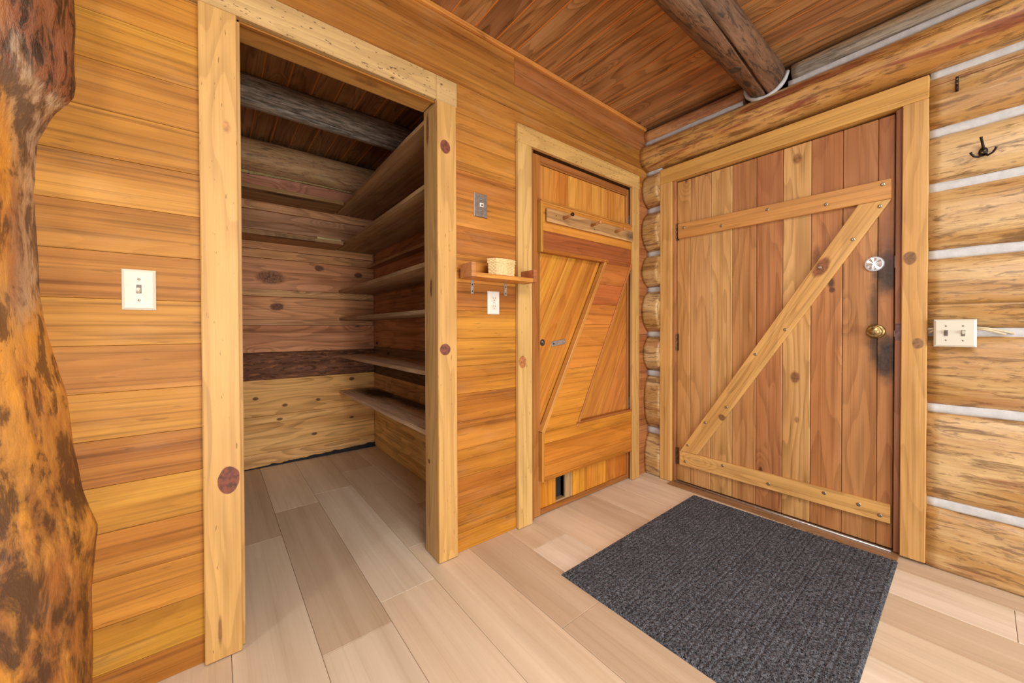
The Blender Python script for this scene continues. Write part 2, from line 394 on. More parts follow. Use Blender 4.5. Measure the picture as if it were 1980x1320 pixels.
m_hole = plain('dark_void', (34, 31, 30), 0.8)
m_ivory = plain('ivory_plastic', (214, 206, 186), 0.35)
m_white = plain('white_plastic', (220, 212, 198), 0.35)
m_slot = plain('dark_slot', (52, 42, 34), 0.6)
m_frame = plain('toggle_recess', (120, 108, 92), 0.5)
m_steel = plain('brushed_steel', (176, 166, 158), 0.38, 0.85, nz=0.15, nscale=60)
m_screw = plain('screw_steel', (170, 158, 140), 0.35, 0.9)
m_chrome = plain('polished_chrome', (228, 228, 230), 0.28, 0.7)
m_brass = plain('aged_brass', (186, 152, 96), 0.36, 0.85, nz=0.4, nscale=90)
m_hinge = plain('hinge_metal', (128, 96, 70), 0.4, 0.8, nz=0.3, nscale=60)
m_galv = plain('galvanised_steel', (196, 190, 184), 0.4, 0.8, nz=0.2, nscale=80)
m_iron = plain('dark_wrought_iron', (54, 40, 32), 0.5, 0.6, nz=0.3, nscale=60)
m_tar = plain('black_foam_strip', (40, 40, 42), 0.75, nz=0.5, nscale=90, bump=0.6)
m_cable = plain('old_cream_cable', (206, 186, 152), 0.6)
m_foam = plain('pale_yellow_foam', (214, 186, 118), 0.8, nz=0.25, nscale=60, bump=0.5)

def mat_rug():
    t = NT('charcoal_doormat')
    o = t.obj()
    n1 = t.noise(o, 300.0, 2.0, 0.8); n2 = t.noise(o, 130.0, 3.0, 0.7); n3 = t.noise(o, 12.0, 2.0)
    v = t.math('ADD', t.math('MULTIPLY', n1, 0.55), t.math('MULTIPLY', n2, 0.45))
    c = t.mix(t.rng(v, 0.40, 0.63), S(24, 24, 28), S(124, 126, 133))
    c = t.mix(t.math('MULTIPLY', t.rng(n3, 0.35, 0.7), 0.25), c, S(44, 44, 49))
    t.bump(v, 0.8, 0.006)
    return t.surf(c, 0.95, 0, 0.1)
m_rug = mat_rug()
def mat_straw():
    t = NT('woven_straw')
    o = t.obj(); n = t.noise(o, 160.0, 2.0, 0.6)
    c = t.mix(t.rng(n, 0.3, 0.7), S(206, 172, 116), S(226, 196, 142))
    return t.surf(c, 0.6, 0, 0.3)
m_straw = mat_straw()
def mat_trunk():
    t = NT('old_trunk_wood')
    o = t.sep(t.obj())
    def sc(x, y, f=0.0): return t.vec(t.math('MULTIPLY_ADD', o[0], x, f), t.math('MULTIPLY', o[1], x), t.math('MULTIPLY', o[2], y))
    a = t.noise(sc(14, 2.4), 1.0, 4.0, 0.6, 0.3); b = t.noise(sc(20, 7.0, 4.0), 1.0, 6.0, 0.68, 0.3)
    c2 = t.noise(sc(11, 2.6, 8.0), 1.0, 4.0, 0.6, 0.6); f = t.noise(sc(120, 12), 1.0, 3.0, 0.6)
    col = t.mix(t.rng(a, 0.40, 0.60), S(204, 142, 66), S(168, 106, 52))
    p = t.noise(sc(26, 6.0, 17.0), 1.0, 4.0, 0.6)
    col = t.mix(t.math('MULTIPLY', t.rng(p, 0.52, 0.66), 0.7), col, S(222, 152, 58))
    col = t.mix(t.math('MULTIPLY', t.rng(b, 0.51, 0.60), 0.8), col, S(84, 54, 34))
    col = t.mix(t.math('MULTIPLY', t.rng(c2, 0.58, 0.70), 0.35), col, S(158, 128, 100))
    zz = t.math('ADD', o[2], t.math('MULTIPLY', t.math('SUBTRACT', a, 0.5), 0.5))
    xx = t.math('ADD', o[0], t.math('MULTIPLY', t.math('SUBTRACT', b, 0.5), 0.05))
    # grey weathered strip along the plank side, flaky red-brown bark on the branch collar, darker brown low down
    gz = t.math('MULTIPLY', t.math('MULTIPLY', t.rng(zz, 0.95, 1.15), t.rng(zz, 1.86, 1.70)), t.rng(xx, 0.140, 0.166))
    col = t.mix(t.math('MULTIPLY', gz, 0.7), col, t.mix(t.rng(b, 0.42, 0.58), S(190, 172, 148), S(104, 86, 72)))
    vd = t.noise(sc(46, 11.0, 31.0), 1.0, 5.0, 0.7, 0.6); vc = t.vec(t.noise(sc(30, 9.0, 71.0), 1.0, 3.0), 0.0, 0.0)
    bark = t.math('MULTIPLY', t.rng(t.math('ADD', zz, t.math('MULTIPLY', xx, 1.0)), 1.80, 1.90), t.rng(xx, 0.140, 0.170))
    barkc = t.mix(t.rng(vd, 0.46, 0.60), t.mix(t.sep(vc)[0], S(168, 104, 70), S(120, 72, 50)), S(54, 36, 28))
    col = t.mix(t.math('MULTIPLY', bark, 0.92), col, barkc)
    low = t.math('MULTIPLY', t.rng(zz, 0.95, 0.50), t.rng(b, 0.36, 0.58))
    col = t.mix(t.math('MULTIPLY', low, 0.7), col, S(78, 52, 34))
    col = t.mix(1.0, col, t.mix(f, (0.82, 0.79, 0.74, 1), (1.14, 1.14, 1.14, 1)), 'MULTIPLY')
    h = t.math('ADD', t.math('MULTIPLY', b, -1.0), t.math('ADD', t.math('MULTIPLY', f, 0.12), t.math('MULTIPLY', t.math('MULTIPLY', bark, vd), -1.6)))
    t.bump(h, 0.45, 0.012)
    return t.surf(col, t.math('MULTIPLY_ADD', b, 0.4, 0.22), 0, 0.4, 0.2, 0.3)
m_trunk = mat_trunk()

# ================================================================== SETTING
ZC = 2.476          # ceiling underside
CX0, CX1 = -2.3648, -1.6556      # closet opening
CBX, CBY = -1.305, 1.879         # closet side wall face, back wall face
# ---- floor
floor = board('floor', (-3.75, 0.06), (-3.3, 2.0), (-0.06, -0.0102), m_dark, bev=0)
tag(floor, 'pale oak plank floor running from the entry into the closet', 'floor', kind='structure')
FW = 0.2276
offs = {0: 0.69, 1: -0.21, 2: -0.09, 3: 0.185, 4: -0.61, 5: -0.2, 6: 0.45, 7: -0.75, 8: 0.1, 9: -0.4}
ftint = [S(226, 206, 182), S(218, 195, 168), S(232, 214, 192), S(210, 186, 160), S(222, 201, 175), S(227, 204, 176), S(235, 218, 198)]
dark_planks = ((1, -0.21), (0, 0.69), (4, -0.61))
k = -6
x0 = -2.395 - 6*FW
idx = 0
while x0 < 0.05:
    x1 = x0 + FW
    off = offs.get(k, random.uniform(-0.6, 0.6))
    ys = [-3.3]
    y = off - 1.2*4
    while y < 1.95:
        if y > -3.25: ys.append(y)
        y += 1.2
    ys.append(1.95)
    for ya, yb in zip(ys, ys[1:]):
        board('floor_plank', (x0+0.0006, min(x1, 0.055)-0.0006), (ya+0.0006, yb-0.0006), (-0.010, 0.0), m_fl, floor, tuple(q*f for q, f in zip(random.choice(ftint) if (k, round(ya, 2)) not in dark_planks else S(206, 181, 154), (0.96, 0.88, 0.84))) + (1.0,), 0.0012)
        idx += 1
    x0 = x1; k += 1

# ---- ceiling
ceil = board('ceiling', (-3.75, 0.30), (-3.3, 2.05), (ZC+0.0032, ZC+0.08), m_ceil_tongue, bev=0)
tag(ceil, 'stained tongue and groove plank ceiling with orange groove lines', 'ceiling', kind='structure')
ctint = [S(172, 120, 76), S(160, 110, 68), S(182, 130, 84), S(166, 112, 72), S(154, 104, 66), S(178, 124, 76)]
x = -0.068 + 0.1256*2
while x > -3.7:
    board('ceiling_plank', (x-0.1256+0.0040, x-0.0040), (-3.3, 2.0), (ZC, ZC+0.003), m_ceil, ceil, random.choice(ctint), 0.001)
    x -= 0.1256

# ---- left wall: plank lining on a backing frame
wl = empty('wall_left', (0, 0, 0), label='golden cedar plank wall holding the closet opening and the small cupboard door', cat='wall', kind='structure')
def back(xa, xb, za, zb): board('wall_backing', (xa, xb), (0.0125, 0.10), (za, zb), m_dark, wl, None, 0)
back(-3.75, -3.16, 0, ZC); back(-2.80, CX0-0.012, 0, ZC); back(CX1+0.021, -1.105, 0, ZC); back(CX0-0.012, CX1+0.021, 2.076, ZC); back(-1.105, 0.10, 2.035, ZC); back(-0.115, 0.10, 0, 2.035)
Z0, DZ = 0.0885, 0.1307
seams = [0.0] + [Z0 + DZ*i for i in range(19)]
seams = [z for z in seams if z < 2.44] + [2.452]
Lc = [(178, 108, 44), (208, 148, 52), (192, 120, 50), (196, 122, 54), (214, 152, 66), (188, 116, 62), (212, 148, 76), (190, 124, 74), (224, 164, 96), (196, 130, 80), (206, 142, 84), (216, 152, 88), (220, 156, 72), (206, 140, 70), (216, 152, 62), (198, 128, 52), (196, 128, 60), (190, 124, 64), (186, 122, 66)]
Rc = [(192, 122, 34), (190, 120, 38), (172, 98, 42), (198, 126, 46), (186, 112, 46), (188, 114, 46), (198, 126, 46), (206, 138, 52), (204, 138, 54), (184, 112, 58), (202, 130, 64), (178, 106, 62), (198, 126, 64), (182, 108, 60), (196, 128, 62), (188, 122, 66), (184, 122, 70), (178, 118, 68), (176, 112, 66)]
for i, (za, zb) in enumerate(zip(seams, seams[1:])):
    a, b = za+0.0004, zb-0.0004
    def soft(c, m, k=0.55): return tuple(m[j] + (c[j]-m[j])*k for j in range(3))
    lc, rc = W(*soft([Lc[i % len(Lc)][0]*0.95, Lc[i % len(Lc)][1]*0.92, Lc[i % len(Lc)][2]*0.70], (166, 110, 43))), W(*soft([Rc[i % len(Rc)][0]*0.97, Rc[i % len(Rc)][1]*0.96, Rc[i % len(Rc)][2]*0.80], (178, 113, 43)))
    zz = (a, b); yy = (0.0, 0.012)
    if za < 2.03:
        board('wall_plank', (-2.93, -2.43), yy, zz, m_cedar, wl, lc, 0.001)
        board('wall_plank', (-3.75, -3.16), yy, zz, m_cedar, wl, lc, 0.001)
        board('wall_plank', (-1.62, -1.13), yy, zz, m_cedar, wl, rc, 0.001)
        board('wall_plank', (-0.15, 0.085), yy, zz, m_cedar, wl, S(168, 102, 58), 0.001)
    else:
        split = [(-2.93, -1.2015), (-1.2005, 0.085)] if za > 2.3 else [(-2.93, 0.085)]
        board('wall_plank', (-3.75, -3.16), yy, zz, m_cedar, wl, rc, 0.001)
        for (xa, xb) in split:
            board('wall_plank', (xa, xb), yy, zz, m_cedar, wl, rc if xa < -2 else S(172, 106, 58), 0.001)
board('crown_strip', (-2.93, 0.0), (-0.018, 0.012), (2.4525, ZC-0.001), m_cedar, wl, S(206, 132, 62), 0.003)

board('wall_backing', (-1.24, 0.20), (0.105, 0.13), (0, ZC), m_dark, wl, None, 0)

# ---- right wall: stacked logs and white chinking
wr = empty('wall_right', (0, 0, 0), label='honey coloured log wall with white chinking around the plank door', cat='wall', kind='structure')
board('wall_backing', (0.20, 0.24), (-3.3, 0.0), (0, ZC), m_dark, wr, None, 0)
zR = [0.0, 0.28, 0.696, 1.032, 1.370, 1.660, 1.893, 2.150, 2.362]
zL = [0.0, 0.315, 0.728, 1.005, 1.328, 1.580, 1.892, 2.165, 2.362]
def wall_log(ya, yb, za, zb, xf, seed, mat, xc=0.10, power=2.35, cracks=(), gap=0.004, nu=None, zmax=None, nm='wall_log'):
    L = abs(yb-ya)
    zlow = za == 0.0
    if zlow: za = -0.10
    rz = (zb-za)/2 - gap
    me = log_mesh(L, xc-xf, rz, seed, nu or max(6, int(L*26)), 40, 0.035, 0.012, 0.004 if L > 0.3 else 0.0, power, cracks, zmax, zmin=(0.002-(za+zb)/2) if zlow else None)
    o = link(nm, me, mat, wr, (xc, (ya+yb)/2, (za+zb)/2)); o.rotation_euler = (0, 0, math.pi/2)
    return o
def chink(ya, yb, z, x=0.062, hz=0.022, nm='chinking'):
    L = abs(yb-ya)
    me = log_mesh(L, 0.026, hz, z*7+ya, max(4, int(L*40)), 20, 0.08, 0.10, 0.006, 3.6)
    o = link(nm, me, m_chink, wr, (x, (ya+yb)/2, z)); o.rotation_euler = (0, 0, math.pi/2)
    return o
fronts = [-0.012, -0.018, -0.028, -0.038, -0.042, -0.042, -0.040]
YL, YR, YE = -0.119, -1.370, -3.2
for i in range(7):
    cr = {3: ((math.radians(-16), 0.022, 0.16),), 0: ((math.radians(38), 0.018, 0.12),), 6: ((math.radians(32), 0.014, 0.08),)}.get(i, ())
    wall_log(YR, YE, zR[i], zR[i+1], 0.005, 10+i*3.7, m_log, cracks=cr, power=2.45, gap=0.002)
    wall_log(0.0, YL, zL[i], zL[i+1], fronts[i]+(0.0 if i > 2 else 0.008), 60+i*2.3, m_log, power=2.1)
    if i > 0:
        chink(YR, YE, zR[i], x=0.068); chink(0.0, YL, zL[i], x=0.062)
chink(YR, YE, zR[7], x=0.068); chink(0.0, YL, zL[7], x=0.05)
wall_log(0.0, YE, 2.156, 2.362, -0.064, 3.3, m_log_top, cracks=((math.radians(8), 0.010, 0.02),), nu=90)
chink(-0.0, -0.64, 2.366, x=0.030, hz=0.016); chink(-0.86, YE, 2.360, x=0.028, hz=0.018)
wall_log(0.0, -0.645, 2.366, 2.470, -0.006, 5.1, m_log_plate, xc=0.07, gap=0.001)
wall_log(-0.875, YE, 2.362, 2.472, -0.008, 6.4, m_log_grey, xc=0.07, gap=0.001, nu=70)
# mortar round the beam end
pts = []
for i in range(17):
    t = math.radians(-180 + 180*i/16)
    pts.append((-0.008 - 0.028*max(0.0, -math.sin(t)), -0.757 + 0.101*math.cos(t), 2.425 + 0.103*math.sin(t)))
link('chinking', from_bm(tube(pts, [0.011 + 0.005*noise.noise(Vector((i*1.3, 0, 0))) for i in range(17)], 8), 'mortar', True), m_chink, wr)
# dark gap board at the foot of the right hand logs
board('gap_filler', (0.03, 0.055), (YE, -1.31), (0.0, 0.012), m_dark, wr, None, 0)

# ---- closet shell
wb = board('wall_back', (-2.50, -1.25), (CBY+0.0205, CBY+0.06), (0, ZC), m_dark, bev=0)
tag(wb, 'rough sawn plank wall at the back of the closet', 'wall', kind='structure')
BX = (-2.47, CBX)
def lift(c, f=1.28): return tuple(min(250, q*f) for q in c)
def bplank(za, zb, c, y=0.0, mat=None, x=BX, nm='wall_plank', bev=0.0018):
    c = lift(c)
    if y > 0: board('wall_plank', BX, (CBY, CBY+0.02), (za+0.0008, zb-0.0008), m_rough_x, wb, W(*lift(c, 0.9)), bev); return board(nm, x, (CBY-y, CBY-0.0005), (za+0.0008, zb-0.0008), mat or m_rough_x, wb, W(*c), bev)
    return board(nm, x, (CBY-y, CBY+0.02), (za+0.0008, zb-0.0008), mat or m_rough_x, wb, W(*c), bev)
def knotty(tag_, sp):
    return wood('knotty_closet_plank_' + tag_, 'x', 'z', ringf=2.4, rings=0.26, fib=0.2, tone=0.45, hue=0.6, rough=0.62, spec=0.25, bump=0.15, spots=sp)
def kspots(lst, zmid, rg, ra, c):
    return [(x - (BX[0]+BX[1])/2, z - zmid, rg*k, ra*k, c, 0.3, 0.85) for x, z, k in lst]
KB, KS = (112, 66, 42), (92, 54, 34)
SPA = kspots([(-2.086, 1.446, 1.0), (-1.748, 1.546, 0.8), (-1.437, 1.518, 0.8)], 1.47, 0.048, 0.030, KB) + kspots([(-2.086, 1.446, 1.0)], 1.47, 0.10, 0.055, (150, 96, 62))
SPB = kspots([(-2.047, 1.222, 1.0)], 1.21, 0.050, 0.030, KB)
SPC = kspots([(-2.034, 0.35, 1.0), (-1.793, 0.194, 1.1), (-1.502, 0.287, 0.9)], 0.2465, 0.022, 0.011, KS)
SPD = kspots([(-2.189, 0.526, 1.0), (-1.999, 0.454, 1.0), (-1.764, 0.471, 0.9), (-1.499, 0.618, 1.2)], 0.526, 0.020, 0.013, KS)
bplank(0.0, 0.105, (186, 140, 90)); bplank(0.105, 0.388, (186, 137, 82), mat=knotty('c', SPC)); bplank(0.388, 0.664, (190, 140, 84), mat=knotty('d', SPD))
bplank(0.664, 0.872, (96, 60, 42), mat=m_bark); bplank(0.872, 1.078, (164, 108, 74)); bplank(1.122, 1.298, (172, 116, 76), mat=knotty('b', SPB)); bplank(1.352, 1.588, (168, 112, 76), mat=knotty('a', SPA))
for za, zb, c, y in ((1.078, 1.122, (160, 112, 76), 0.02), (1.298, 1.352, (176, 132, 90), 0.02), (1.588, 1.652, (168, 120, 80), 0.008), (1.652, 1.7055, (172, 120, 80), 0.022)):
    bplank(za, zb, c, y, x=(-2.47, -1.325), nm='shelf_cleat')
bplank(1.7055, 1.80, (172, 122, 82)); bplank(1.80, 1.944, (160, 112, 80), 0.006); bplank(1.944, 2.0075, (176, 126, 88), 0.022, x=(-2.47, -1.325), nm='shelf_cleat')
bplank(2.0075, 2.215, (170, 112, 86))
me = log_mesh(1.16, 0.10, 0.115, 31.0, 34, 36, 0.05, 0.02, 0.004, 2.0)
link('wall_log', me, m_backlog, wb, Vector((-1.89, CBY-0.02, 2.335)) - wb.location)
me = log_mesh(1.0, 0.010, 0.014, 77.0, 60, 10, 0.9, 0.6, 0.006, 2.0)
link('foam_seam', me, m_foam, wb, Vector((-1.95, CBY-0.006, 2.222)) - wb.location)

ws = board('wall_side', (CBX+0.0205, CBX+0.06), (0.1, CBY+0.02), (0, ZC), m_dark, bev=0)
tag(ws, 'brown plank wall behind the closet shelves', 'wall', kind='structure')
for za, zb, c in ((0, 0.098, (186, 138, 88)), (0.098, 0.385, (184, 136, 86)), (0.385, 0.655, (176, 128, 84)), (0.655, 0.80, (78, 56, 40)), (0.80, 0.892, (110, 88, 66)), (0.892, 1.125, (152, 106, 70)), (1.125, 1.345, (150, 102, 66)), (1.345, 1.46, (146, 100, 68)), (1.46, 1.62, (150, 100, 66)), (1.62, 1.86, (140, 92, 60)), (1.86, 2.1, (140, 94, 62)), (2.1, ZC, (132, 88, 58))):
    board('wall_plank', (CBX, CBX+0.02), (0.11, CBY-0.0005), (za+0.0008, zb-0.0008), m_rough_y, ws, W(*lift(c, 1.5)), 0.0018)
for zc in (1.352, 1.6):
    pass
wc = board('wall_closet', (-2.50, -2.472), (0.1, CBY+0.02), (0, ZC), m_dark, bev=0)
tag(wc, 'plank wall closing the near end of the closet', 'wall', kind='structure')
for i in range(9):
    board('wall_plank', (-2.472, -2.455), (0.102, CBY-0.03), (0.275*i+0.0008, 0.275*(i+1)-0.0008), m_rough_y, wc, S(168, 118, 78), 0.0018)
# inner lining of the front wall
wi = empty('wall_lining', (0, 0, 0), label='rough boards lining the inside of the closet front', cat='wall', kind='structure')
for i in range(9):
    z_ = (0.275*i+0.0008, 0.275*(i+1)-0.0008)
    board('wall_plank', (-1.635, CBX-0.0005), (0.1005, 0.112), z_, m_rough_x, wi, S(168, 118, 78), 0.0015)
    if z_[0] > 2.07: board('wall_plank', (-2.45, -1.636), (0.1005, 0.112), z_, m_rough_x, wi, S(168, 118, 78), 0.0015)

# ---- casings
PIN = S(206, 152, 86)
t1 = empty('trim_1', (0, 0, 0), label='knotty pine casing around the open closet doorway', cat='door casing', kind='structure')
TY = (-0.025, -0.0005)
ZH, ZH2 = 2.0538, 2.1611
def ctr(o): return o
board('side_casing', (-2.4603, -2.3648), TY, (0.003, ZH-0.0005), m_post_left, t1, PIN, 0.003)
board('side_casing', (-1.6556, -1.5605), TY, (0.003, ZH-0.0005), m_post_right, t1, PIN, 0.003)
board('head_casing', (-2.56, -1.6595), TY, (ZH, ZH2), m_pine_x, t1, S(200, 156, 100), 0.003)
board('head_casing', (-1.6590, -1.556), TY, (ZH-0.004, ZH2), m_pine_x, t1, S(196, 152, 98), 0.003)
board('side_jamb', (-2.3640, -2.3455+0.012-0.006), (0.0, 0.116), (0.003, ZH+0.01), m_pine_jamb, t1, S(196, 146, 86), 0.002).location.x = -2.368
board('side_jamb', (-1.6530, -1.6345), (0.0, 0.116), (0.003, ZH+0.01), m_pine_jamb, t1, S(196, 148, 92), 0.002)
board('head_jamb', (-2.362, -1.656), (0.0, 0.116), (ZH+0.004, ZH+0.022), m_pine_soffit, t1, S(206, 146, 76), 0.002)

t2 = empty('trim_2', (0, 0, 0), label='pine casing around the narrow cupboard door', cat='door casing', kind='structure')
board('side_casing', (-1.1979, -1.1016), TY, (0.002, 2.014), m_trim_knot, t2, S(212, 164, 98), 0.003)
board('side_casing', (-0.1829, -0.1), TY, (0.002, 2.014), m_pine_z, t2, S(200, 148, 84), 0.003)
board('head_casing', (-1.1985, -0.098), TY, (2.0145, 2.1084), m_pine_x, t2, S(206, 156, 90), 0.003)
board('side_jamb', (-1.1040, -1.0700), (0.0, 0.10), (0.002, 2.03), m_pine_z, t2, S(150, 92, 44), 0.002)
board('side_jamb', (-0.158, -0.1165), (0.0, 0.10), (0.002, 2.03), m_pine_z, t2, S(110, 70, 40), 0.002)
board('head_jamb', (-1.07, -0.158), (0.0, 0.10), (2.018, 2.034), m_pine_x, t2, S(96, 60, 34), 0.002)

t3 = empty('trim_3', (0, 0, 0), label='wide honey toned casing around the plank entry door', cat='door casing', kind='structure')
XT = (0.0, 0.06)
board('side_casing', XT, (-0.2022, -0.1195), (0.002, 2.043), m_oak_trim_plain, t3, S(216, 160, 92), 0.003)
board('side_casing', XT, (-1.3695, -1.2899), (0.012, 2.043), m_oak_trim_z, t3, S(208, 154, 90), 0.003)
board('head_casing', XT, (-1.3698, -0.1192), (2.0435, 2.142), m_oak_trim_y, t3, S(214, 158, 84), 0.003)
board('door_jamb', (0.018, 0.11), (-0.2205, -0.2030), (0.004, 2.0425), m_jamb_red, t3, S(176, 112, 64), 0.002)
board('door_jamb', (0.020, 0.11), (-1.2892, -1.2675), (0.012, 2.0425), m_jamb_red, t3, S(158, 102, 70), 0.002)
board('head_jamb', (0.0615, 0.11), (-1.3, -0.2), (2.0436, 2.0650), m_oak_trim_y, t3, S(170, 106, 58), 0.002)
board('threshold_board', (-0.052, 0.11), (-1.289, -0.203), (0.0, 0.006), m_batten, t3, S(158, 116, 80), 0.002)
st = link('threshold_strip', from_bm(tube([(0.018, -1.262, 0.010), (0.018, -0.226, 0.010)], 0.006, 10), 'strip', True), m_galv, t3)

# ================================================================== entry door
d1 = empty('door_1', (0.0585, -0.743, 0.0), label='heavy plank entry door with a diagonal brace and brass knob', cat='door', kind='structure')
ysm = [-0.2225, -0.314, -0.443, -0.569, -0.698, -0.827, -0.953, -1.080, -1.207, -1.264]
dc = [(206, 140, 78), (204, 140, 84), (214, 154, 92), (194, 128, 74), (186, 116, 68), (214, 152, 90), (190, 120, 68), (188, 122, 70), (186, 116, 66)]
ZD = (0.014, 2.034); zm = (ZD[0]+ZD[1])/2
for i in range(9):
    ya, yb = ysm[i+1]+0.0008, ysm[i]-0.0008
    yc = (ya+yb)/2
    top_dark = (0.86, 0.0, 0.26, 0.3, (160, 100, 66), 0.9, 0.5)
    if i == 7:
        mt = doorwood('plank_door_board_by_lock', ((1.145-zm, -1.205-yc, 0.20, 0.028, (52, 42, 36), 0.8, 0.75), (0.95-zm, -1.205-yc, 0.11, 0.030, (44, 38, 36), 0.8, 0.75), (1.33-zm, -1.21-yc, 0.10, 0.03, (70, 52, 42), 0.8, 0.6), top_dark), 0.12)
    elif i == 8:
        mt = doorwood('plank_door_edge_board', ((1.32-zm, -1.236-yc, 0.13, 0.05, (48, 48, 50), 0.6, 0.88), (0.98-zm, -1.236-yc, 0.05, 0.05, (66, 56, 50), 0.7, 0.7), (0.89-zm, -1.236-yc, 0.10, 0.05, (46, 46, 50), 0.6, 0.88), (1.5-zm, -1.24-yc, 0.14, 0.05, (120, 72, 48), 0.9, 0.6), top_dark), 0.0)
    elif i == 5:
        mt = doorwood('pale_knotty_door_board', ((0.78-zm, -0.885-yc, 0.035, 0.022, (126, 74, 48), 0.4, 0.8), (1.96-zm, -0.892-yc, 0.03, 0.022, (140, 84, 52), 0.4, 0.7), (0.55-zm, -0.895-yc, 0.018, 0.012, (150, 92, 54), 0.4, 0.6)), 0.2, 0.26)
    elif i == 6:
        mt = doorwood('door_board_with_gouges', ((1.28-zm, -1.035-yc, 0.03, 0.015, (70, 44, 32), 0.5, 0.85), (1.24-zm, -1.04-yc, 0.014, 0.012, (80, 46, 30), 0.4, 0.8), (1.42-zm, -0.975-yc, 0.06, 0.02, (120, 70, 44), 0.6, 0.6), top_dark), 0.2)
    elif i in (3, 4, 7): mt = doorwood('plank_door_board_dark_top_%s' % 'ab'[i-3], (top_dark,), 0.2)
    else: mt = m_door
    board('door_board', (0.040, 0.078), (ya, yb), ZD, mt, d1, W(dc[i][0]*0.98, dc[i][1]*1.03, dc[i][2]*1.08), 0.0028)
BC = S(214, 154, 88)
def xyprism(nm, pts, c): return prism(nm, pts, 'x', 0.018, 0.0398, m_batten, d1, c, 0.0025)
xyprism('batten', [(-0.237, 1.7465), (-0.2385, 1.649), (-1.254, 1.644), (-1.2535, 1.736)], S(208, 144, 80))
xyprism('batten', [(-0.2512, 0.2213), (-0.2514, 0.129), (-1.258, 0.136), (-1.2578, 0.2225)], S(222, 166, 98))
# brace, grain along its own length
A, B_, C_, D_ = (-1.140, 1.6435), (-1.254, 1.6425), (-0.2555, 0.2225), (-0.367, 0.2235)
ang = math.atan2(1.64-0.22, -1.197+0.311)
ctr_ = ((A[0]+B_[0]+C_[0]+D_[0])/4, (A[1]+B_[1]+C_[1]+D_[1])/4)
def loc2(p):
    dx, dz = p[0]-ctr_[0], p[1]-ctr_[1]
    return (dx*math.cos(ang)+dz*math.sin(ang), -dx*math.sin(ang)+dz*math.cos(ang))
pp = [loc2(p) for p in (A, B_, D_, C_)]
bm = bmesh.new()
f1 = [bm.verts.new((-0.011, p[0], p[1])) for p in pp]; f2 = [bm.verts.new((0.0108, p[0], p[1])) for p in pp]
bm.faces.new(f1); bm.faces.new(list(reversed(f2)))
for i in range(4): bm.faces.new((f1[i], f1[(i+1) % 4], f2[(i+1) % 4], f2[i]))
bmesh.ops.bevel(bm, geom=list(bm.edges), offset=0.0025, segments=1, affect='EDGES')
kn = loc2((-0.99, 1.365)); kn2 = loc2((-0.515, 0.50))
m_brace = wood('door_brace', 'y', 'z', ringf=2.2, rings=0.15, fib=0.13, tone=0.3, hue=0.4, rough=0.42, coat=0.1, bump=0.08, spots=((kn[0], kn[1]+0.012, 0.055, 0.030, (140, 74, 42), 0.3, 0.85), (kn2[0], kn2[1]+0.01, 0.02, 0.025, (120, 76, 50), 0.3, 0.8)))
o = link('brace', from_bm(bm, 'brace'), m_brace, d1, Vector((0.029, ctr_[0], ctr_[1])) - d1.location, S(218, 162, 94))
o.rotation_euler = (ang, 0, 0)
scr = from_bm(lathe([(0.0, 0.0), (0.0085, 0.0), (0.0085, 0.002), (0.0065, 0.0034), (0.002, 0.003), (0.0, 0.0018)], 12), 'screw', True)
scr.materials.append(m_screw)
for (y, z) in [(-0.279, 1.715), (-0.515, 1.676), (-0.76, 1.714), (-1.019, 1.676), (-1.226, 1.716), (-1.217, 1.616), (-1.123, 1.479), (-0.994, 1.359), (-0.847, 1.038), (-0.703, 0.896),
               (-0.547, 0.564), (-0.421, 0.445), (-0.308, 0.273), (-0.291, 0.161), (-0.527, 0.2), (-0.771, 0.166), (-1.018, 0.199), (-1.15, 0.188), (-1.224, 0.164)]:
    o = link('screw', scr, None, d1, Vector((0.018, y, z)) - d1.location); o.rotation_euler = (0, 0, -math.pi/2)
def hinge_mesh(h):
    bm = tube([(0, 0, -h/2), (0, 0, h/2)], 0.006, 10)
    for s in (-1, 1):
        b2 = bmesh.new(); bmesh.ops.create_cube(b2, size=1.0, matrix=Matrix.Translation((0.004, s*0.009, 0)) @ Matrix.Diagonal((0.003, 0.016, h, 1)))
        m = bpy.data.meshes.new('t'); b2.to_mesh(m); b2.free(); bm.from_mesh(m); bpy.data.meshes.remove(m)
    for q in (-0.3, 0.0, 0.3):
        b2 = bmesh.new(); bmesh.ops.create_cone(b2, cap_ends=True, segments=10, radius1=0.0072, radius2=0.0072, depth=0.012, matrix=Matrix.Translation((0, 0, q*h)))
        m = bpy.data.meshes.new('t'); b2.to_mesh(m); b2.free(); bm.from_mesh(m); bpy.data.meshes.remove(m)
    return from_bm(bm, 'hinge')
hm = hinge_mesh(0.112); hm.materials.append(m_hinge)
for z in (1.698, 0.953, 0.181):
    link('hinge', hm, None, d1, Vector((0.030, -0.2215, z)) - d1.location)
# deadbolt turn: faceted chrome rose with a thumb piece
bm = lathe([(0.036, 0.0), (0.036, 0.005), (0.033, 0.009), (0.028, 0.0095)], 32)
seg = 16
ctrv = bm.verts.new((0, -0.0105, 0)); rg = [bm.verts.new((0.028*math.cos(2*math.pi*i/seg), -0.0095-(0.004 if i % 2 else 0.0), 0.028*math.sin(2*math.pi*i/seg))) for i in range(seg)]
for i in range(seg): bm.faces.new((ctrv, rg[i], rg[(i+1) % seg]))
db = link('deadbolt_rose', from_bm(bm, 'rose'), m_chrome, d1, Vector((0.040, -1.1962, 1.351)) - d1.location); db.rotation_euler = (0, 0, -math.pi/2)
bm = bmesh.new(); bmesh.ops.create_cube(bm, size=1.0, matrix=Matrix.Translation((0, -0.017, -0.004)) @ Matrix.Rotation(0.35, 4, 'Y') @ Matrix.Diagonal((0.008, 0.014, 0.032, 1)))
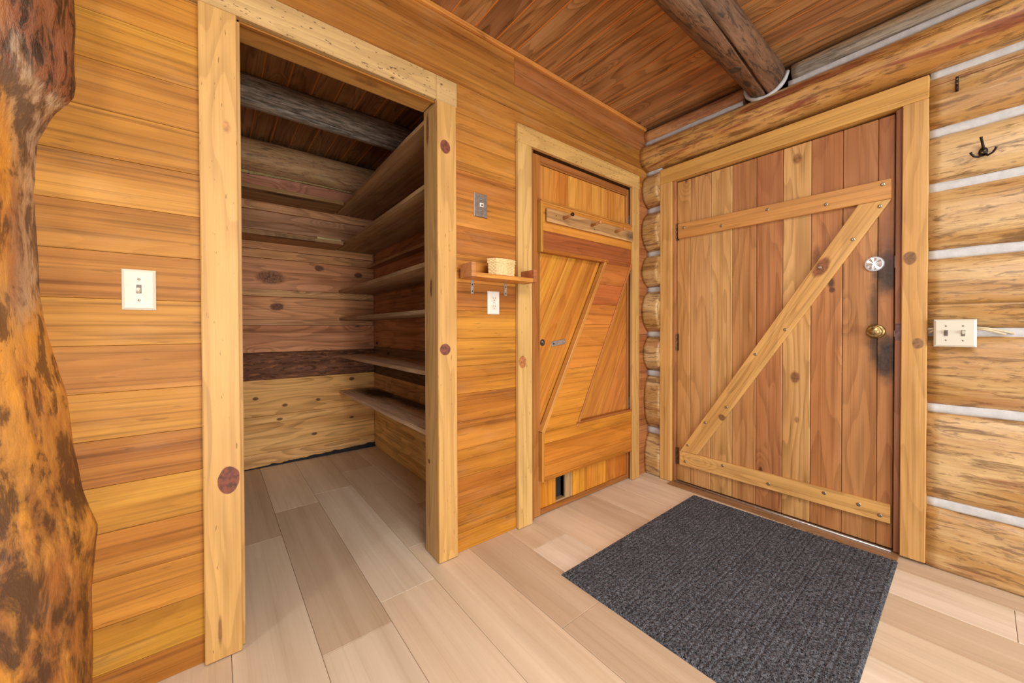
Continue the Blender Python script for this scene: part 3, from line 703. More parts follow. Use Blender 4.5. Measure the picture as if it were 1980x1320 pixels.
bmesh.ops.bevel(bm, geom=list(bm.edges), offset=0.0025, segments=2, affect='EDGES')
link('thumb_turn', from_bm(bm, 'thumb'), m_chrome, db)
kb = link('door_knob', from_bm(lathe([(0.034, 0.0), (0.034, 0.004), (0.031, 0.008), (0.024, 0.010), (0.013, 0.013), (0.011, 0.026), (0.016, 0.034), (0.025, 0.040), (0.0285, 0.048), (0.0275, 0.056), (0.022, 0.0605), (0.019, 0.059), (0.0165, 0.0615), (0.008, 0.065), (0.0, 0.066)], 32), 'knob', True), m_brass, d1, Vector((0.040, -1.203, 1.03)) - d1.location)
kb.rotation_euler = (0, 0, -math.pi/2)
for z, h in ((1.352, 0.055), (1.02, 0.03)):
    board('latch_plate', (0.038, 0.066), (-1.2668, -1.2640), (z-h/2, z+h/2), m_galv, d1, None, 0.0005)
board('strike_plate', (0.0185, 0.0196), (-1.287, -1.270), (0.99, 1.065), plain('mauve_strike_metal', (140, 104, 104), 0.4, 0.7, nz=0.3), t3, None, 0.0003)

# ================================================================== cupboard door
d2 = empty('door_2', (-0.62, 0.03, 0.0), label='golden cedar cupboard door with a raised slanting brace panel', cat='door', kind='structure')
G1, G2, G3 = S(196, 118, 40), S(206, 132, 42), S(184, 106, 46)
FR = (0.012, 0.040); XL, XRr = -1.066, -0.160
board('stile', (XL, -1.010), FR, (0.004, 2.006), m_cedar_v, d2, S(176, 110, 52), 0.002)
board('stile', (-0.192, XRr), FR, (0.004, 2.006), m_cedar_v, d2, S(164, 102, 52), 0.002)
board('rail', (-1.0095, -0.1925), FR, (1.972, 2.006), m_cedar_h, d2, S(160, 96, 48), 0.002)
board('rail', (-1.0095, -0.1925), FR, (0.004, 0.034), m_cedar_h, d2, S(162, 98, 44), 0.004)
board('moulding', (-1.0095, -0.1925), (0.0135, 0.022), (1.960, 1.9718), m_cedar_h, d2, S(184, 116, 58), 0.003)
board('moulding', (-1.0098, -0.999), (0.0135, 0.022), (1.70, 1.9595), m_cedar_v, d2, S(184, 116, 58), 0.003)
board('moulding', (-0.203, -0.1922), (0.0135, 0.022), (1.70, 1.9595), m_cedar_v, d2, S(184, 116, 58), 0.003)
PN = (0.022, 0.038)
xs = [-0.9985, -0.885, -0.77, -0.655, -0.54, -0.425, -0.31, -0.2035]
cs = [(206, 132, 58), (198, 120, 48), (212, 144, 62), (206, 134, 56), (210, 142, 62), (200, 128, 54), (208, 138, 62)]
for a, b, c in zip(xs, xs[1:], cs):
    board('panel_board', (a+0.0005, b-0.0005), PN, (1.70, 1.9595), m_cedar_v, d2, S(*c), 0.001)
# lower strip of vertical boards with a cut-out pet hole
xs = [-1.0095, -0.881, -0.801, -0.738, -0.63, -0.52, -0.415, -0.31, -0.1925]
cs = [(206, 128, 36), None, None, (208, 136, 40), (200, 122, 38), (208, 132, 40), (196, 116, 42), (188, 106, 36)]
for a, b, c in zip(xs, xs[1:], cs):
    if c: board('panel_board', (a+0.0005, b-0.0005), PN, (0.0345, 0.26), m_cedar_v, d2, S(*c), 0.001)
board('panel_board', (-0.801, -0.7385), (0.022, 0.038), (0.0345, 0.26), m_cedar_v, d2, S(178, 138, 96), 0.003)
board('hole_back', (-0.8805, -0.8015), (0.060, 0.064), (0.0345, 0.26), m_hole, d2, None, 0)
board('hole_sill', (-0.8805, -0.8015), (0.024, 0.058), (0.0345, 0.046), m_cedar_h, d2, S(176, 140, 100), 0.001)
# slanting boards in the two triangular fields
dirv = (0.562, 1.031); ln = math.hypot(*dirv); nx, nz = dirv[1]/ln, -dirv[0]/ln
triL = [(-1.0095, 1.52), (-0.42, 1.52), (-0.42, 1.49), (-1.0095, 0.41)]
triR = [(-0.77, 0.44), (-0.1925, 0.44), (-0.1925, 1.54)]
cl = [(214, 150, 58), (196, 118, 36), (216, 154, 46), (202, 126, 40), (208, 140, 48), (192, 112, 36), (206, 134, 46), (198, 120, 42), (204, 128, 40), (190, 110, 40), (200, 122, 40), (186, 104, 44)]
def slant(poly, s0, wd, cols, pref):
    i = 0; s = s0
    while i < 14:
        p = clip_poly(poly, lambda q: q[0]*nx+q[1]*nz - s - 0.0004)
        p = clip_poly(p, lambda q: s+wd-0.0004 - (q[0]*nx+q[1]*nz)) if len(p) > 2 else p
        if len(p) > 2:
            cx = sum(q[0] for q in p)/len(p); cz = sum(q[1] for q in p)/len(p)
            th = math.atan2(dirv[1], dirv[0])
            # build in a frame whose local x runs along the board
            bm = bmesh.new(); q2 = [((a-cx)*math.cos(th)+(b-cz)*math.sin(th), -(a-cx)*math.sin(th)+(b-cz)*math.cos(th)) for a, b in p]
            v1 = [bm.verts.new((a, -0.008, b)) for a, b in q2]; v2 = [bm.verts.new((a, 0.008, b)) for a, b in q2]
            bm.faces.new(v1); bm.faces.new(list(reversed(v2)))
            for j in range(len(q2)): bm.faces.new((v1[j], v1[(j+1) % len(q2)], v2[(j+1) % len(q2)], v2[j]))
            o = link('panel_board', from_bm(bm, 'slant'), m_cedar_h, d2, Vector((cx, 0.030, cz)) - d2.location, S(*[0.5*q+0.5*m_ for q, m_ in zip(cols[i % len(cols)], (198, 124, 50))]))
            o.rotation_euler = (0, -th, 0)
        s += wd; i += 1
sL = [q[0]*nx+q[1]*nz for q in triL]; sR = [q[0]*nx+q[1]*nz for q in triR]
slant(triL, min(sL), 0.058, cl, 'l'); slant(triR, min(sR), 0.066, [(196, 118, 48), (206, 136, 52), (190, 112, 52), (198, 122, 52), (180, 100, 50), (188, 108, 54), (178, 98, 50)], 'r')
# raised Z overlay of horizontal boards
Zp = [(-1.012, 1.735), (-0.188, 1.735), (-0.188, 1.497), (-0.741, 0.476), (-0.180, 0.476), (-0.180, 0.222), (-1.005, 0.222), (-1.005, 0.467), (-0.440, 1.488), (-1.012, 1.488)]
rows = [0.222, 0.285, 0.41, 0.55, 0.674, 0.814, 0.939, 1.07, 1.197, 1.326, 1.464, 1.587, 1.735]
rc_ = [(196, 118, 42), (198, 118, 40), (206, 130, 42), (208, 132, 46), (206, 130, 48), (198, 120, 46), (204, 126, 52), (198, 118, 50), (184, 100, 50), (186, 108, 50), (160, 86, 44), (202, 128, 50)]
for a, b, c in zip(rows, rows[1:], rc_):
    p = clip_poly(clip_poly(Zp, lambda q: q[1]-a-0.0004), lambda q: b-0.0004-q[1])
    if len(p) > 2: prism('overlay_board', p, 'y', -0.014, 0.0118, m_cedar_h, d2, S(*c), 0.0008)
def edge_mould(p, q, wd, side, c, deep=0.0215):
    """moulding strip along p-q on the face edge; side = +1/-1 which way it lies"""
    dx, dz = q[0]-p[0], q[1]-p[1]; L = math.hypot(dx, dz); th = math.atan2(dz, dx)
    bm = bmesh.new()
    prof = [(0, 0.0118), (0, -deep+0.004), (0.004, -deep), (wd*0.45, -deep), (wd*0.55, -deep+0.005), (wd, -deep+0.0065), (wd, 0.0118)]
    r1 = [bm.verts.new((-L/2, y, side*(w_-wd/2))) for w_, y in prof]; r2 = [bm.verts.new((L/2, y, side*(w_-wd/2))) for w_, y in prof]
    bm.faces.new(r1); bm.faces.new(list(reversed(r2)))
    n = len(prof)
    for j in range(n): bm.faces.new((r1[j], r1[(j+1) % n], r2[(j+1) % n], r2[j]))
    ox, oz = -math.sin(th)*side*(-wd/2), math.cos(th)*side*(-wd/2)
    c0 = Vector(((p[0]+q[0])/2 + ox, 0.0, (p[1]+q[1])/2 + oz))
    o = link('edge_moulding', from_bm(bm, 'moulding'), m_cedar_h, d2, c0 - d2.location, S(c[0]*0.94, c[1]*1.0, c[2]*0.95)); o.rotation_euler = (0, -th, 0)
MW = 0.020
edge_mould((-1.012-MW, 1.735), (-0.180, 1.735), MW, -1, (204, 124, 56))      # top
edge_mould((-1.012, 1.488-MW), (-1.012, 1.735), MW, -1, (206, 134, 56))      # left of top bar
edge_mould((-1.012, 1.488), (-0.44, 1.488), MW, 1, (190, 104, 44))           # under top bar
edge_mould((-1.005, 0.467), (-0.449, 1.472), MW*1.3, -1, (214, 134, 66))     # slanting, lower-left side
edge_mould((-1.005, 0.222-MW), (-1.005, 0.475), MW, -1, (204, 124, 54))
edge_mould((-1.005, 0.222), (-0.178, 0.222), MW, 1, (196, 112, 38))
edge_mould((-0.180, 0.215), (-0.180, 0.476), 0.010, 1, (214, 140, 60))
edge_mould((-0.741, 0.476), (-0.172, 0.476), 0.014, -1, (170, 92, 44))
edge_mould((-0.741, 0.465), (-0.188, 1.492), 0.014, 1, (196, 112, 60))
edge_mould((-0.188, 1.492), (-0.188, 1.735), 0.010, 1, (214, 140, 60))
# finger hole with a broken latch, and the hasp
o = link('latch_hole', from_bm(lathe([(0.019, 0.0), (0.019, 0.0015), (0.0145, 0.002), (0.013, 0.0006), (0.0, 0.0006)], 18), 'hole', True), m_slot, d2, Vector((-0.985, 0.0219, 0.969)) - d2.location)
link('latch_stub', from_bm(lathe([(0.0, 0.0), (0.006, 0.0), (0.006, 0.006), (0.004, 0.009), (0.0, 0.009)], 12), 'stub', True), m_steel, o, (-0.008, -0.0008, 0.004))
bm = bmesh.new(); bmesh.ops.create_cube(bm, size=1.0, matrix=Matrix.Diagonal((0.118, 0.003, 0.030, 1)))
bmesh.ops.bevel(bm, geom=list(bm.edges), offset=0.0012, segments=1, affect='EDGES')
hs = link('hasp', from_bm(bm, 'hasp'), m_galv, d2, Vector((-0.858, 0.0190, 0.965)) - d2.location); hs.rotation_euler = (0, -0.12, 0)
for q in (-0.042, 0.046):
    link('hasp_bolt', from_bm(lathe([(0, 0), (0.006, 0), (0.006, 0.002), (0.003, 0.004), (0, 0.004)], 10), 'bolt', True), m_slot if q < 0 else m_steel, hs, (q, -0.0015, 0))
hm2 = hinge_mesh(0.075); hm2.materials.append(m_galv)
for z in (1.79, 0.533):
    o = link('hinge', hm2, None, d2, Vector((-0.1635, 0.004, z)) - d2.location); o.rotation_euler = (0, 0, math.pi/2)

# ================================================================== closet contents
def shelf(z, xa0, xa1, th, label, c, mat, ya=0.125):
    """shelf board on the side wall; front edge slightly uneven"""
    bm = bmesh.new(); n = 16; yb = CBY-0.001
    if label.startswith('narrow'): yb = CBY-0.025
    yc = (ya+yb)/2; xc = (xa0+CBX)/2
    top = []; bot = []
    for i in range(n+1):
        y = ya + (yb-ya)*i/n
        xf = xa1 + (xa0-xa1)*i/n + 0.004*noise.noise(Vector((y*4, z*9, 0)))
        sag = 0.002*noise.noise(Vector((y*1.5, z*5, 3)))
        top.append((bm.verts.new((xf-xc, y-yc, th/2+sag)), bm.verts.new((CBX-0.001-xc, y-yc, th/2))))
        bot.append((bm.verts.new((xf-xc+0.001, y-yc, -th/2+sag)), bm.verts.new((CBX-0.001-xc, y-yc, -th/2))))
    for i in range(n):
        (a, b), (c1, d) = top[i], top[i+1]; (e, f), (g, h) = bot[i], bot[i+1]
        bm.faces.new((a, b, d, c1)); bm.faces.new((e, g, h, f)); bm.faces.new((a, c1, g, e)); bm.faces.new((b, f, h, d))
    bm.faces.new((top[0][0], bot[0][0], bot[0][1], top[0][1])); bm.faces.new((top[n][0], top[n][1], bot[n][1], bot[n][0]))
    o = link('closet_shelf', from_bm(bm, 'closet_shelf'), mat, None, (xc, yc, z), W(*lift(c, 1.5)))
    return tag(o, label, 'shelf', 'wooden shelves in the closet')
shelf(0.516, -1.600, -1.585, 0.024, 'lowest worn closet shelf, its top dark in patches', (150, 124, 100), m_shelf_dark)
shelf(0.820, -1.597, -1.585, 0.022, 'grey worn closet shelf second up from the floor', (140, 116, 94), m_shelf_y)
shelf(1.134, -1.595, -1.60, 0.022, 'thin weathered closet shelf third up, at outlet height', (126, 104, 84), m_shelf_y)
shelf(1.362, -1.600, -1.62, 0.022, 'brown closet shelf with frayed front edge, fourth up', (128, 100, 76), m_shelf_y)
shelf(1.589, -1.374, -1.385, 0.020, 'narrow ledge board high on the closet side wall', (134, 100, 70), m_shelf_y)
shelf(1.722, -1.612, -1.645, 0.020, 'wide brown closet shelf second from the top', (122, 94, 66), m_shelf_y)
shelf(2.025, -1.614, -1.645, 0.020, 'topmost wide brown closet shelf below the rafter', (128, 96, 66), m_shelf_y)
o = board('back_shelf', (-2.45, -1.626), (1.61, CBY-0.024), (1.7065, 1.732), m_shelf_x, None, S(176, 128, 84), 0.002)
tag(o, 'lower shelf board along the closet back wall with dark stain', 'shelf', 'wooden shelves in the closet')
o = board('back_shelf', (-2.45, -1.632), (1.575, CBY-0.024), (2.0085, 2.036), m_shelf_x, None, S(178, 130, 84), 0.002)
tag(o, 'upper shelf board along the closet back wall under the log', 'shelf', 'wooden shelves in the closet')
o = board('wood_offcut', (-1.80, -1.625), (1.68, 1.70), (1.7325, 1.762), m_rough_x, None, S(222, 184, 124), 0.002)
tag(o, 'pale wood offcut lying on the lower back closet shelf', 'wood block')
# torn black strip at the foot of the back wall
bm = bmesh.new(); n = 90; prev = None
for i in range(n+1):
    x = -2.33 + (CBX-0.002+2.33)*i/n
    f = i/n
    h = 0.004 + 0.034*f + 0.010*noise.noise(Vector((x*18, 0, 0))) + 0.004*noise.noise(Vector((x*60, 4, 0)))
    d = 0.010 + 0.008*f + 0.006*noise.noise(Vector((x*25, 7, 0)))
    h = max(h, 0.003)
    cur = [bm.verts.new((x, CBY-0.0008, 0.0005)), bm.verts.new((x, CBY-d, 0.0005)), bm.verts.new((x, CBY-d*1.1, h*0.55)), bm.verts.new((x, CBY-d*0.5, h)), bm.verts.new((x, CBY-0.0008, h*0.9))]
    if prev:
        for j in range(5): bm.faces.new((prev[j], prev[(j+1) % 5], cur[(j+1) % 5], cur[j]))
    else: bm.faces.new(cur)
    prev = cur
bm.faces.new(list(reversed(prev)))
tag(link('baseboard_back', from_bm(bm, 'tar', False), m_tar), 'torn black sealing strip along the foot of the closet back wall', 'sealing strip', kind='structure')

# ================================================================== beams and trunk
bm_me = log_mesh(3.3, 0.094, 0.098, 8.8, 90, 44, 0.04, 0.016, 0.006, 2.0, cracks=((math.radians(206), 0.065, 0.65),), zmax=0.0495, taper=-0.05, twist=0.611)
bo = link('ceiling_beam', bm_me, m_beam, None, (-1.655, -0.757, 2.425))
tag(bo, 'dark cracked log beam crossing the ceiling above the entry door', 'beam')
bm = bmesh.new(); bmesh.ops.create_cone(bm, cap_ends=True, segments=18, radius1=0.026, radius2=0.030, depth=0.012)
kno = link('cut_branch', from_bm(bm, 'cut_branch'), plain('cut_branch_wood', (84, 66, 52), 0.7, nz=0.4, nscale=60), bo, (1.655-0.39, 0.0116, -0.0905)); kno.rotation_euler = (math.radians(7), 0, 0)
me = log_mesh(1.14, 0.088, 0.088, 21.0, 50, 44, 0.05, 0.02, 0.006, 2.0, cracks=((math.radians(241), 0.075, 0.55),), zmax=0.0655, taper=0.06, twist=0.5)
tag(link('closet_rafter', me, m_rafter, None, (-1.88, 1.10, 2.41)), 'weathered grey cracked log rafter inside the closet', 'rafter')

prof = [(0.0, -2.695), (0.073, -2.695), (0.346, -2.694), (0.45, -2.688), (0.507, -2.683), (0.56, -2.697), (0.615, -2.710), (0.75, -2.725), (0.877, -2.737), (1.03, -2.765), (1.14, -2.779), (1.40, -2.786), (1.53, -2.778), (1.61, -2.750), (1.66, -2.718), (1.70, -2.714), (1.78, -2.712), (1.93, -2.715), (2.476, -2.722)]
def lerp_prof(z):
    for (a, x1), (b, x2) in zip(prof, prof[1:]):
        if z <= b: return x1 + (x2-x1)*(z-a)/(b-a)
    return prof[-1][1]
XC, YC = -2.955, 0.03
bm = bmesh.new(); nz_, nt_ = 150, 72; rings = []
for i in range(nz_+1):
    z = (ZC-0.001)*i/nz_
    rr = lerp_prof(z) - XC
    base = 0.205 + 0.05*max(0, 1-z/0.9) + 0.01*math.sin(z*2)
    ring = []
    for j in range(nt_):
        t = 2*math.pi*j/nt_
        wgt = max(0.0, math.cos(t))**1.5
        r = base*(1-wgt) + rr*wgt
        r *= 1 + 0.05*noise.noise(Vector((math.cos(t)*1.6, math.sin(t)*1.6, z*1.4)))*(1-wgt*0.8) + 0.016*noise.noise(Vector((math.cos(t)*7, math.sin(t)*7, z*5))) + 0.006*noise.noise(Vector((math.cos(t)*18, math.sin(t)*18, z*12)))
        bk = min(1.0, max(0.0, (z-1.62)/0.12))*max(0.0, math.cos(t+0.35))**2
        r += bk*0.012*noise.noise(Vector((math.cos(t)*26, math.sin(t)*26, z*9)))
        # long drying check
        dt = abs(((t-math.radians(262)+math.pi) % (2*math.pi))-math.pi)
        ring.append(bm.verts.new((r*math.cos(t), r*math.sin(t)*0.98, z)))
    rings.append(ring)
for A_, B2 in zip(rings, rings[1:]):
    for j in range(nt_): bm.faces.new((A_[j], A_[(j+1) % nt_], B2[(j+1) % nt_], B2[j]))
bm.faces.new(rings[0]); bm.faces.new(list(reversed(rings[-1])))
tk = link('trunk_post', from_bm(bm, 'trunk', True), m_trunk, None, (XC, YC, 0))
tag(tk, 'gnarled brown tree trunk post at the end of the plank wall', 'post')

# ================================================================== doormat
nx_, ny_ = 190, 150
c0, c1, c2, c3 = Vector((-1.284, -0.410, 0)), Vector((-0.090, -0.398, 0)), Vector((-0.052, -1.292, 0)), Vector((-1.275, -1.303, 0))
cen = (c0+c1+c2+c3)/4
bm = bmesh.new(); G = []
for i in range(nx_+1):
    row = []
    for j in range(ny_+1):
        u, v = i/nx_, j/ny_
        p = (c0*(1-u)+c1*u)*(1-v) + (c3*(1-u)+c2*u)*v - cen
        # raised dashes in rows parallel to the door, wool loops on top
        rr = v*46; ri = math.floor(rr); fr = rr-ri
        cc = u*22 + 0.37*ri + 0.5*noise.noise(Vector((ri*1.7, u*9, 0))); fc = cc-math.floor(cc)
        cell = min(1.0, min(fr, 1-fr)*5.0)*min(1.0, min(fc, 1-fc)*9.0)
        e = min(1.0, min(u*nx_, (1-u)*nx_, v*ny_, (1-v)*ny_)/2.0)
        h = 0.0065 + 0.0036*cell + 0.0016*noise.noise(Vector((u*260, v*200, 1.0)))
        row.append(bm.verts.new((p.x, p.y, 0.0006 + h*e**0.5)))
    G.append(row)
for i in range(nx_):
    for j in range(ny_): bm.faces.new((G[i][j], G[i+1][j], G[i+1][j+1], G[i][j+1]))
rg_me = from_bm(bm, 'doormat', False)
tag(link('doormat', rg_me, m_rug, None, cen), 'charcoal grey ribbed doormat in front of the entry door', 'doormat')

# ================================================================== small fixtures (local frame: x along the wall, z up, -y out of the wall)
RZ = -math.pi/2
def lbox(name, c, d, mat, parent, bev=0.001, seg=1, rot=None):
    bm = bmesh.new(); bmesh.ops.create_cube(bm, size=1.0, matrix=Matrix.Diagonal((*d, 1)))
    if bev: bmesh.ops.bevel(bm, geom=list(bm.edges), offset=bev, segments=seg, affect='EDGES')
    o = link(name, from_bm(bm, name), mat, parent, c)
    if rot: o.rotation_euler = rot
    return o
def plate_mesh(w_, h_, d=0.006, inset=0.006):
    bm = bmesh.new()
    a = [bm.verts.new((sx*w_/2, 0, sz*h_/2)) for sx, sz in ((-1, -1), (1, -1), (1, 1), (-1, 1))]
    a2 = [bm.verts.new((sx*w_/2, -0.002, sz*h_/2)) for sx, sz in ((-1, -1), (1, -1), (1, 1), (-1, 1))]
    b = [bm.verts.new((sx*(w_/2-inset), -d, sz*(h_/2-inset))) for sx, sz in ((-1, -1), (1, -1), (1, 1), (-1, 1))]
    bm.faces.new(list(reversed(a))); bm.faces.new(b)
    for i in range(4):
        j = (i+1) % 4
        bm.faces.new((a[i], a[j], a2[j], a2[i])); bm.faces.new((a2[i], a2[j], b[j], b[i]))
    return from_bm(bm, 'plate')
def pscrew(parent, x, z, y=-0.006):
    o = link('plate_screw', from_bm(lathe([(0, 0), (0.0032, 0), (0.0032, 0.0008), (0.0018, 0.0016), (0, 0.0016)], 10), 'ps', True), m_screw, parent, (x, y, z))
    lbox('screw_slot', (0, -0.0017, 0), (0.0045, 0.0004, 0.0008), m_slot, o, 0)
def toggle(parent, x, z, y=-0.006, dirn=-1, mat=None):
    f = lbox('toggle_frame', (x, y-0.0004, z), (0.0105, 0.001, 0.0245), m_frame, parent, 0)
    lbox('toggle_lever', (0, -0.006, dirn*0.004), (0.0078, 0.014, 0.011), mat or m_ivory, f, 0.0015, 2, (dirn*0.45, 0, 0))
# single light switch on the plank wall
e = empty('light_switch', (-2.5972-0.0005, -0.0005, 1.1625), label='ivory single light switch with ribbed plate on the cedar planks', cat='light switch')
pl = link('cover_plate', plate_mesh(0.0705, 0.1155), m_ivory, e)
for s in (-1, 1):
    for i in range(7):
        lbox('rib', (s*(0.0115+i*0.0028), -0.0062, 0.0), (0.0012, 0.0008, 0.062), m_ivory, pl, 0)
toggle(e, 0, 0.002); pscrew(e, 0, 0.030); pscrew(e, 0, -0.030)
# double switch on the logs
e = empty('light_switch', (-0.0190, -1.4475, 1.024), RZ, label='cream double light switch on the log wall beside the entry door', cat='light switch')
lbox('back_box', (0, 0.012, 0), (0.108, 0.022, 0.100), m_ivory, e, 0.003)
link('cover_plate', plate_mesh(0.116, 0.1145, 0.007, 0.007), m_ivory, e)
for x, mt in ((-0.023, plain('dark_toggle', (104, 96, 92), 0.4)), (0.023, m_ivory)):
    toggle(e, x, 0.0, -0.007, 1, mt); pscrew(e, x, 0.030, -0.007); pscrew(e, x, -0.030, -0.007)
for pth in ([(0.057, 0.008, 0.024), (0.085, 0.02, 0.020), (0.12, 0.035, 0.010), (0.15, 0.05, 0.0)], [(0.057, 0.010, 0.018), (0.09, 0.022, 0.012), (0.13, 0.042, -0.004)], [(-0.057, 0.010, 0.012), (-0.068, 0.02, 0.004), (-0.078, 0.035, -0.004)], [(-0.057, 0.012, 0.02), (-0.07, 0.02, 0.018), (-0.079, 0.03, 0.012)]):
    link('cable', from_bm(tube(pth, 0.0038, 8), 'cable', True), m_cable, e)
# outlet
e = empty('power_outlet', (-1.3398, -0.0005, 1.1765), label='white double power outlet below the small wooden shelf', cat='outlet')
link('cover_plate', plate_mesh(0.0715, 0.1145, 0.005, 0.004), m_white, e)
for s in (-1, 1):
    bm = lathe([(0.0, 0.0), (0.0168, 0.0), (0.0168, 0.0015), (0.0155, 0.0024), (0.0, 0.0024)], 24)
    for v in bm.verts: v.co.z = max(-0.0135, min(0.0135, v.co.z))
    f = link('receptacle', from_bm(bm, 'receptacle'), m_ivory, e, (0, -0.005, s*0.0197))
    lbox('slot', (-0.0064, -0.0026, 0.003), (0.0018, 0.0006, 0.009), m_slot, f, 0)
    lbox('slot', (0.0064, -0.0026, 0.003), (0.0018, 0.0006, 0.0075), m_slot, f, 0)
    lbox('slot', (0.0, -0.0026, -0.007), (0.0048, 0.0006, 0.0045), m_slot, f, 0.001)
pscrew(e, 0, 0, -0.005)
# phone jack plate
e = empty('phone_jack', (-1.4147, -0.0005, 1.643), label='brushed steel phone jack plate on the planks above the small shelf', cat='wall plate')
link('cover_plate', plate_mesh(0.078, 0.114, 0.0055, 0.003), m_steel, e)
f = lbox('jack', (0.002, -0.0075, 0.002), (0.021, 0.005, 0.019), m_white, e, 0.001)
lbox('jack_opening', (0.001, -0.0027, -0.001), (0.009, 0.0006, 0.008), m_slot, f, 0)
for z in (0.048, -0.048): pscrew(e, 0, z, -0.0055)
for z in (0.029, -0.026):
    link('mounting_stud', from_bm(lathe([(0, 0), (0.005, 0), (0.005, 0.003), (0.0035, 0.006), (0, 0.0065)], 12), 'stud', True), m_screw, e, (0, -0.0055, z))
# small wall shelf
m_sred = wood('small_shelf_wood', 'x', 'y', ringf=2.0, rings=0.15, fib=0.12, tone=0.3, hue=0.5, rough=0.42, coat=0.1, bump=0.05)
e = empty('wall_shelf', (-1.365, 0.0, 1.265), label='small red-brown wooden shelf on metal brackets beside the cupboard door', cat='wall shelf')
def wsb(n, x, y, z, c): return board(n, x, y, z, m_sred, e, S(*c), 0.0015)
wsb('shelf_board', (-1.5205, -1.1805), (-0.122, -0.0265), (1.279, 1.2985), (214, 140, 62))
wsb('end_block', (-1.5445, -1.521), (-0.124, -0.0265), (1.2785, 1.342), (190, 122, 72))
wsb('end_block', (-1.180, -1.1585), (-0.124, -0.0265), (1.2785, 1.342), (180, 106, 62))
wsb('wall_cleat', (-1.5205, -1.1995), (-0.026, -0.0008), (1.279, 1.2985), (206, 132, 60))
for x in (-1.464, -1.2635):
    b = board('bracket', (x-0.0075, x+0.0075), (-0.0028, -0.0006), (1.214, 1.2785), m_galv, e, None, 0.0005)
    for z in (-0.02, 0.012): link('bracket_screw', from_bm(lathe([(0, 0), (0.004, 0), (0.003, 0.0016), (0, 0.0018)], 10), 'bs', True), m_slot, b, (0, -0.0012, z))
# basket on the shelf
e = empty('basket', (-1.343, -0.073, 1.2987), label='small octagonal woven straw basket with lid on the small shelf', cat='basket')
def weave(R, y_sq, z0, z1, rows_, cols_, amp, flare=0.0):
    bm = bmesh.new()
    def oct_(t, r):
        # rounded octagon radius
        a = (t % (math.pi/4)) - math.pi/8
        return r*math.cos(math.pi/8)/math.cos(a)
    G = []
    nr, nc = rows_*2, cols_*2
    for i in range(nr+1):
        row = []
        z = z0 + (z1-z0)*i/nr
        for j in range(nc):
            t = 2*math.pi*j/nc
            sgn = 1 if ((i//2) + (j//2)) % 2 == 0 else -1
            bul = amp*sgn*(0.5 if (i % 2 == 0) else 1.0)
            r = oct_(t, R*(1+flare*i/nr)) + bul
            row.append(bm.verts.new((r*math.cos(t), r*math.sin(t)*y_sq, z)))
        G.append(row)
    for i in range(nr):
        for j in range(nc): bm.faces.new((G[i][j], G[i][(j+1) % nc], G[i+1][(j+1) % nc], G[i+1][j]))
    bm.faces.new(G[0]); 
    c = bm.verts.new((0, 0, z1+0.003))
    for j in range(nc): bm.faces.new((G[-1][j], G[-1][(j+1) % nc], c))
    return bm
link('basket_body', from_bm(weave(0.075, 0.60, 0.0, 0.062, 8, 32, 0.0017, 0.04), 'basket_body'), m_straw, e)
link('basket_lid', from_bm(weave(0.082, 0.60, 0.058, 0.078, 3, 32, 0.0015), 'basket_lid'), m_straw, e)
# peg rack on the cupboard door
m_peg = wood('weathered_rack_board', 'x', 'z', ringf=2.5, rings=0.3, fib=0.3, tone=0.5, hue=0.4, rough=0.7, bump=0.3, knots=0.3, spots=((0.38, 0.0, 0.08, 0.03, (96, 74, 58), 0.7, 0.8),))
e = empty('peg_rack', (-0.60, -0.0145, 1.674), label='weathered peg rack board with three wooden pegs on the cupboard door', cat='coat rack')
board('rack_board', (-0.9985, -0.192), (-0.034, -0.0222), (1.634, 1.709), m_peg, e, S(190, 140, 88), 0.002)
for x in (-0.871, -0.630, -0.390):
    bm = tube([(0, 0, 0), (0, -0.06, 0.006), (0, -0.068, 0.007)], [0.0085, 0.0075, 0.007], 10)
    o = link('peg', from_bm(bm, 'peg', True), m_cedar_h, e, Vector((x, -0.034, 1.672)) - Vector(e.location), S(206, 142, 88))
    link('peg_head', from_bm(lathe([(0, 0), (0.0105, 0.001), (0.0115, 0.006), (0.008, 0.011), (0, 0.012)], 12), 'ph', True), m_iron if x < -0.8 else m_cedar_h, o, (0, -0.064, 0.0068)).color = S(196, 134, 84)
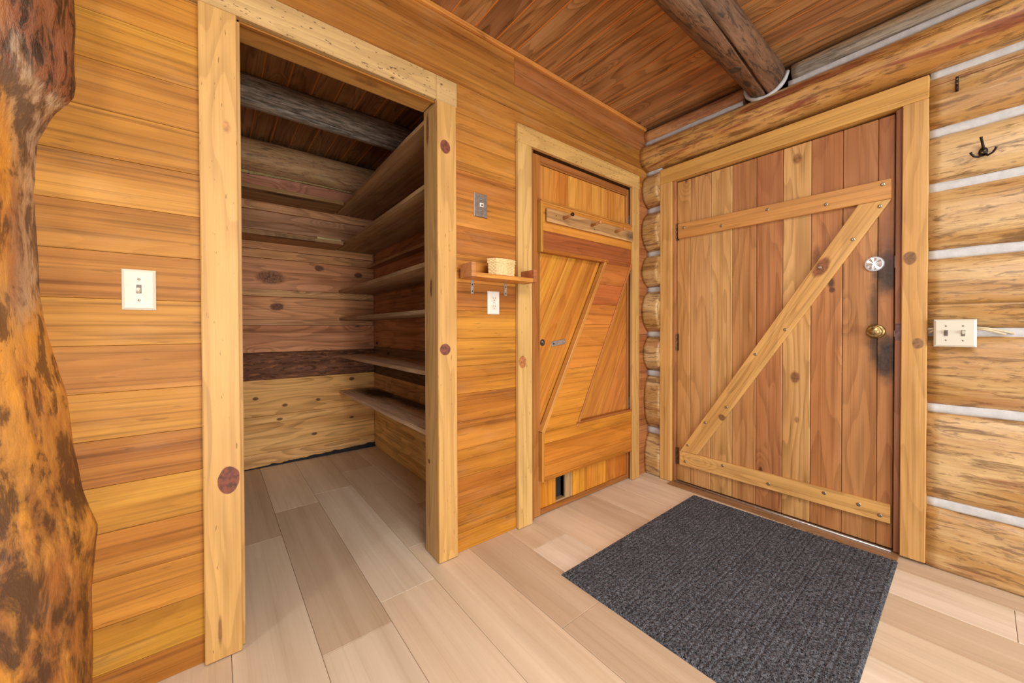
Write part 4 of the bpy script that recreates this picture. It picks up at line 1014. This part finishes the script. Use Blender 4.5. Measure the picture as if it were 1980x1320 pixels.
for x, z in ((-0.93, 1.676), (-0.60, 1.655)):
    link('nail', from_bm(lathe([(0, 0), (0.004, 0), (0.003, 0.001), (0, 0.001)], 8), 'nail', True), m_slot, e, Vector((x, -0.034, z)) - Vector(e.location))
# coat hook on the logs: leaf-shaped plate, tall top prong, two side prongs
e = hook = empty('coat_hook', (0.0035, -1.517, 1.755), RZ, label='dark iron three-pronged coat hook on the log wall', cat='coat hook')
bm = lathe([(0, 0), (0.015, 0), (0.015, 0.002), (0.010, 0.004), (0, 0.005)], 20)
for v in bm.verts: v.co.z *= 1.45
link('hook_plate', from_bm(bm, 'hp', True), m_iron, e)
link('prong', from_bm(tube([(0, -0.004, 0.01), (-0.001, -0.010, 0.028), (-0.004, -0.026, 0.044), (-0.006, -0.040, 0.052), (-0.007, -0.045, 0.060)], [0.006, 0.005, 0.0045, 0.0045, 0.0055], 10), 'pr', True), m_iron, e)
for s in (-1, 1):
    link('prong', from_bm(tube([(s*0.004, -0.004, -0.012), (s*0.014, -0.014, -0.024), (s*0.028, -0.028, -0.020), (s*0.036, -0.036, -0.008), (s*0.038, -0.038, 0.0)], [0.005, 0.0048, 0.0042, 0.0042, 0.0055], 10), 'pr', True), m_iron, e)
    link('hook_screw', from_bm(lathe([(0, 0.006), (0.0035, 0.0075), (0, 0.009)], 10), 'hs', True), m_screw, e, (s*0.004, 0, s*0.004))
hook.scale = (0.84, 0.84, 0.84)
# small single hook above
e = empty('wall_hook', (0.0055, -1.447, 2.058), RZ, label='small black iron strap hook high on the log wall by the door', cat='hook')
lbox('hook_strap', (0, -0.002, 0.004), (0.009, 0.004, 0.062), m_iron, e, 0.001)
link('hook_curl', from_bm(tube([(0, -0.003, -0.02), (0, -0.014, -0.026), (0, -0.022, -0.018), (0, -0.020, -0.006)], 0.0035, 8), 'hc', True), m_iron, e)
for z in (0.024, 0.006): link('hook_screw', from_bm(lathe([(0, 0), (0.003, 0), (0.002, 0.0015), (0, 0.0016)], 8), 'hs2', True), m_screw, e, (0, -0.004, z))
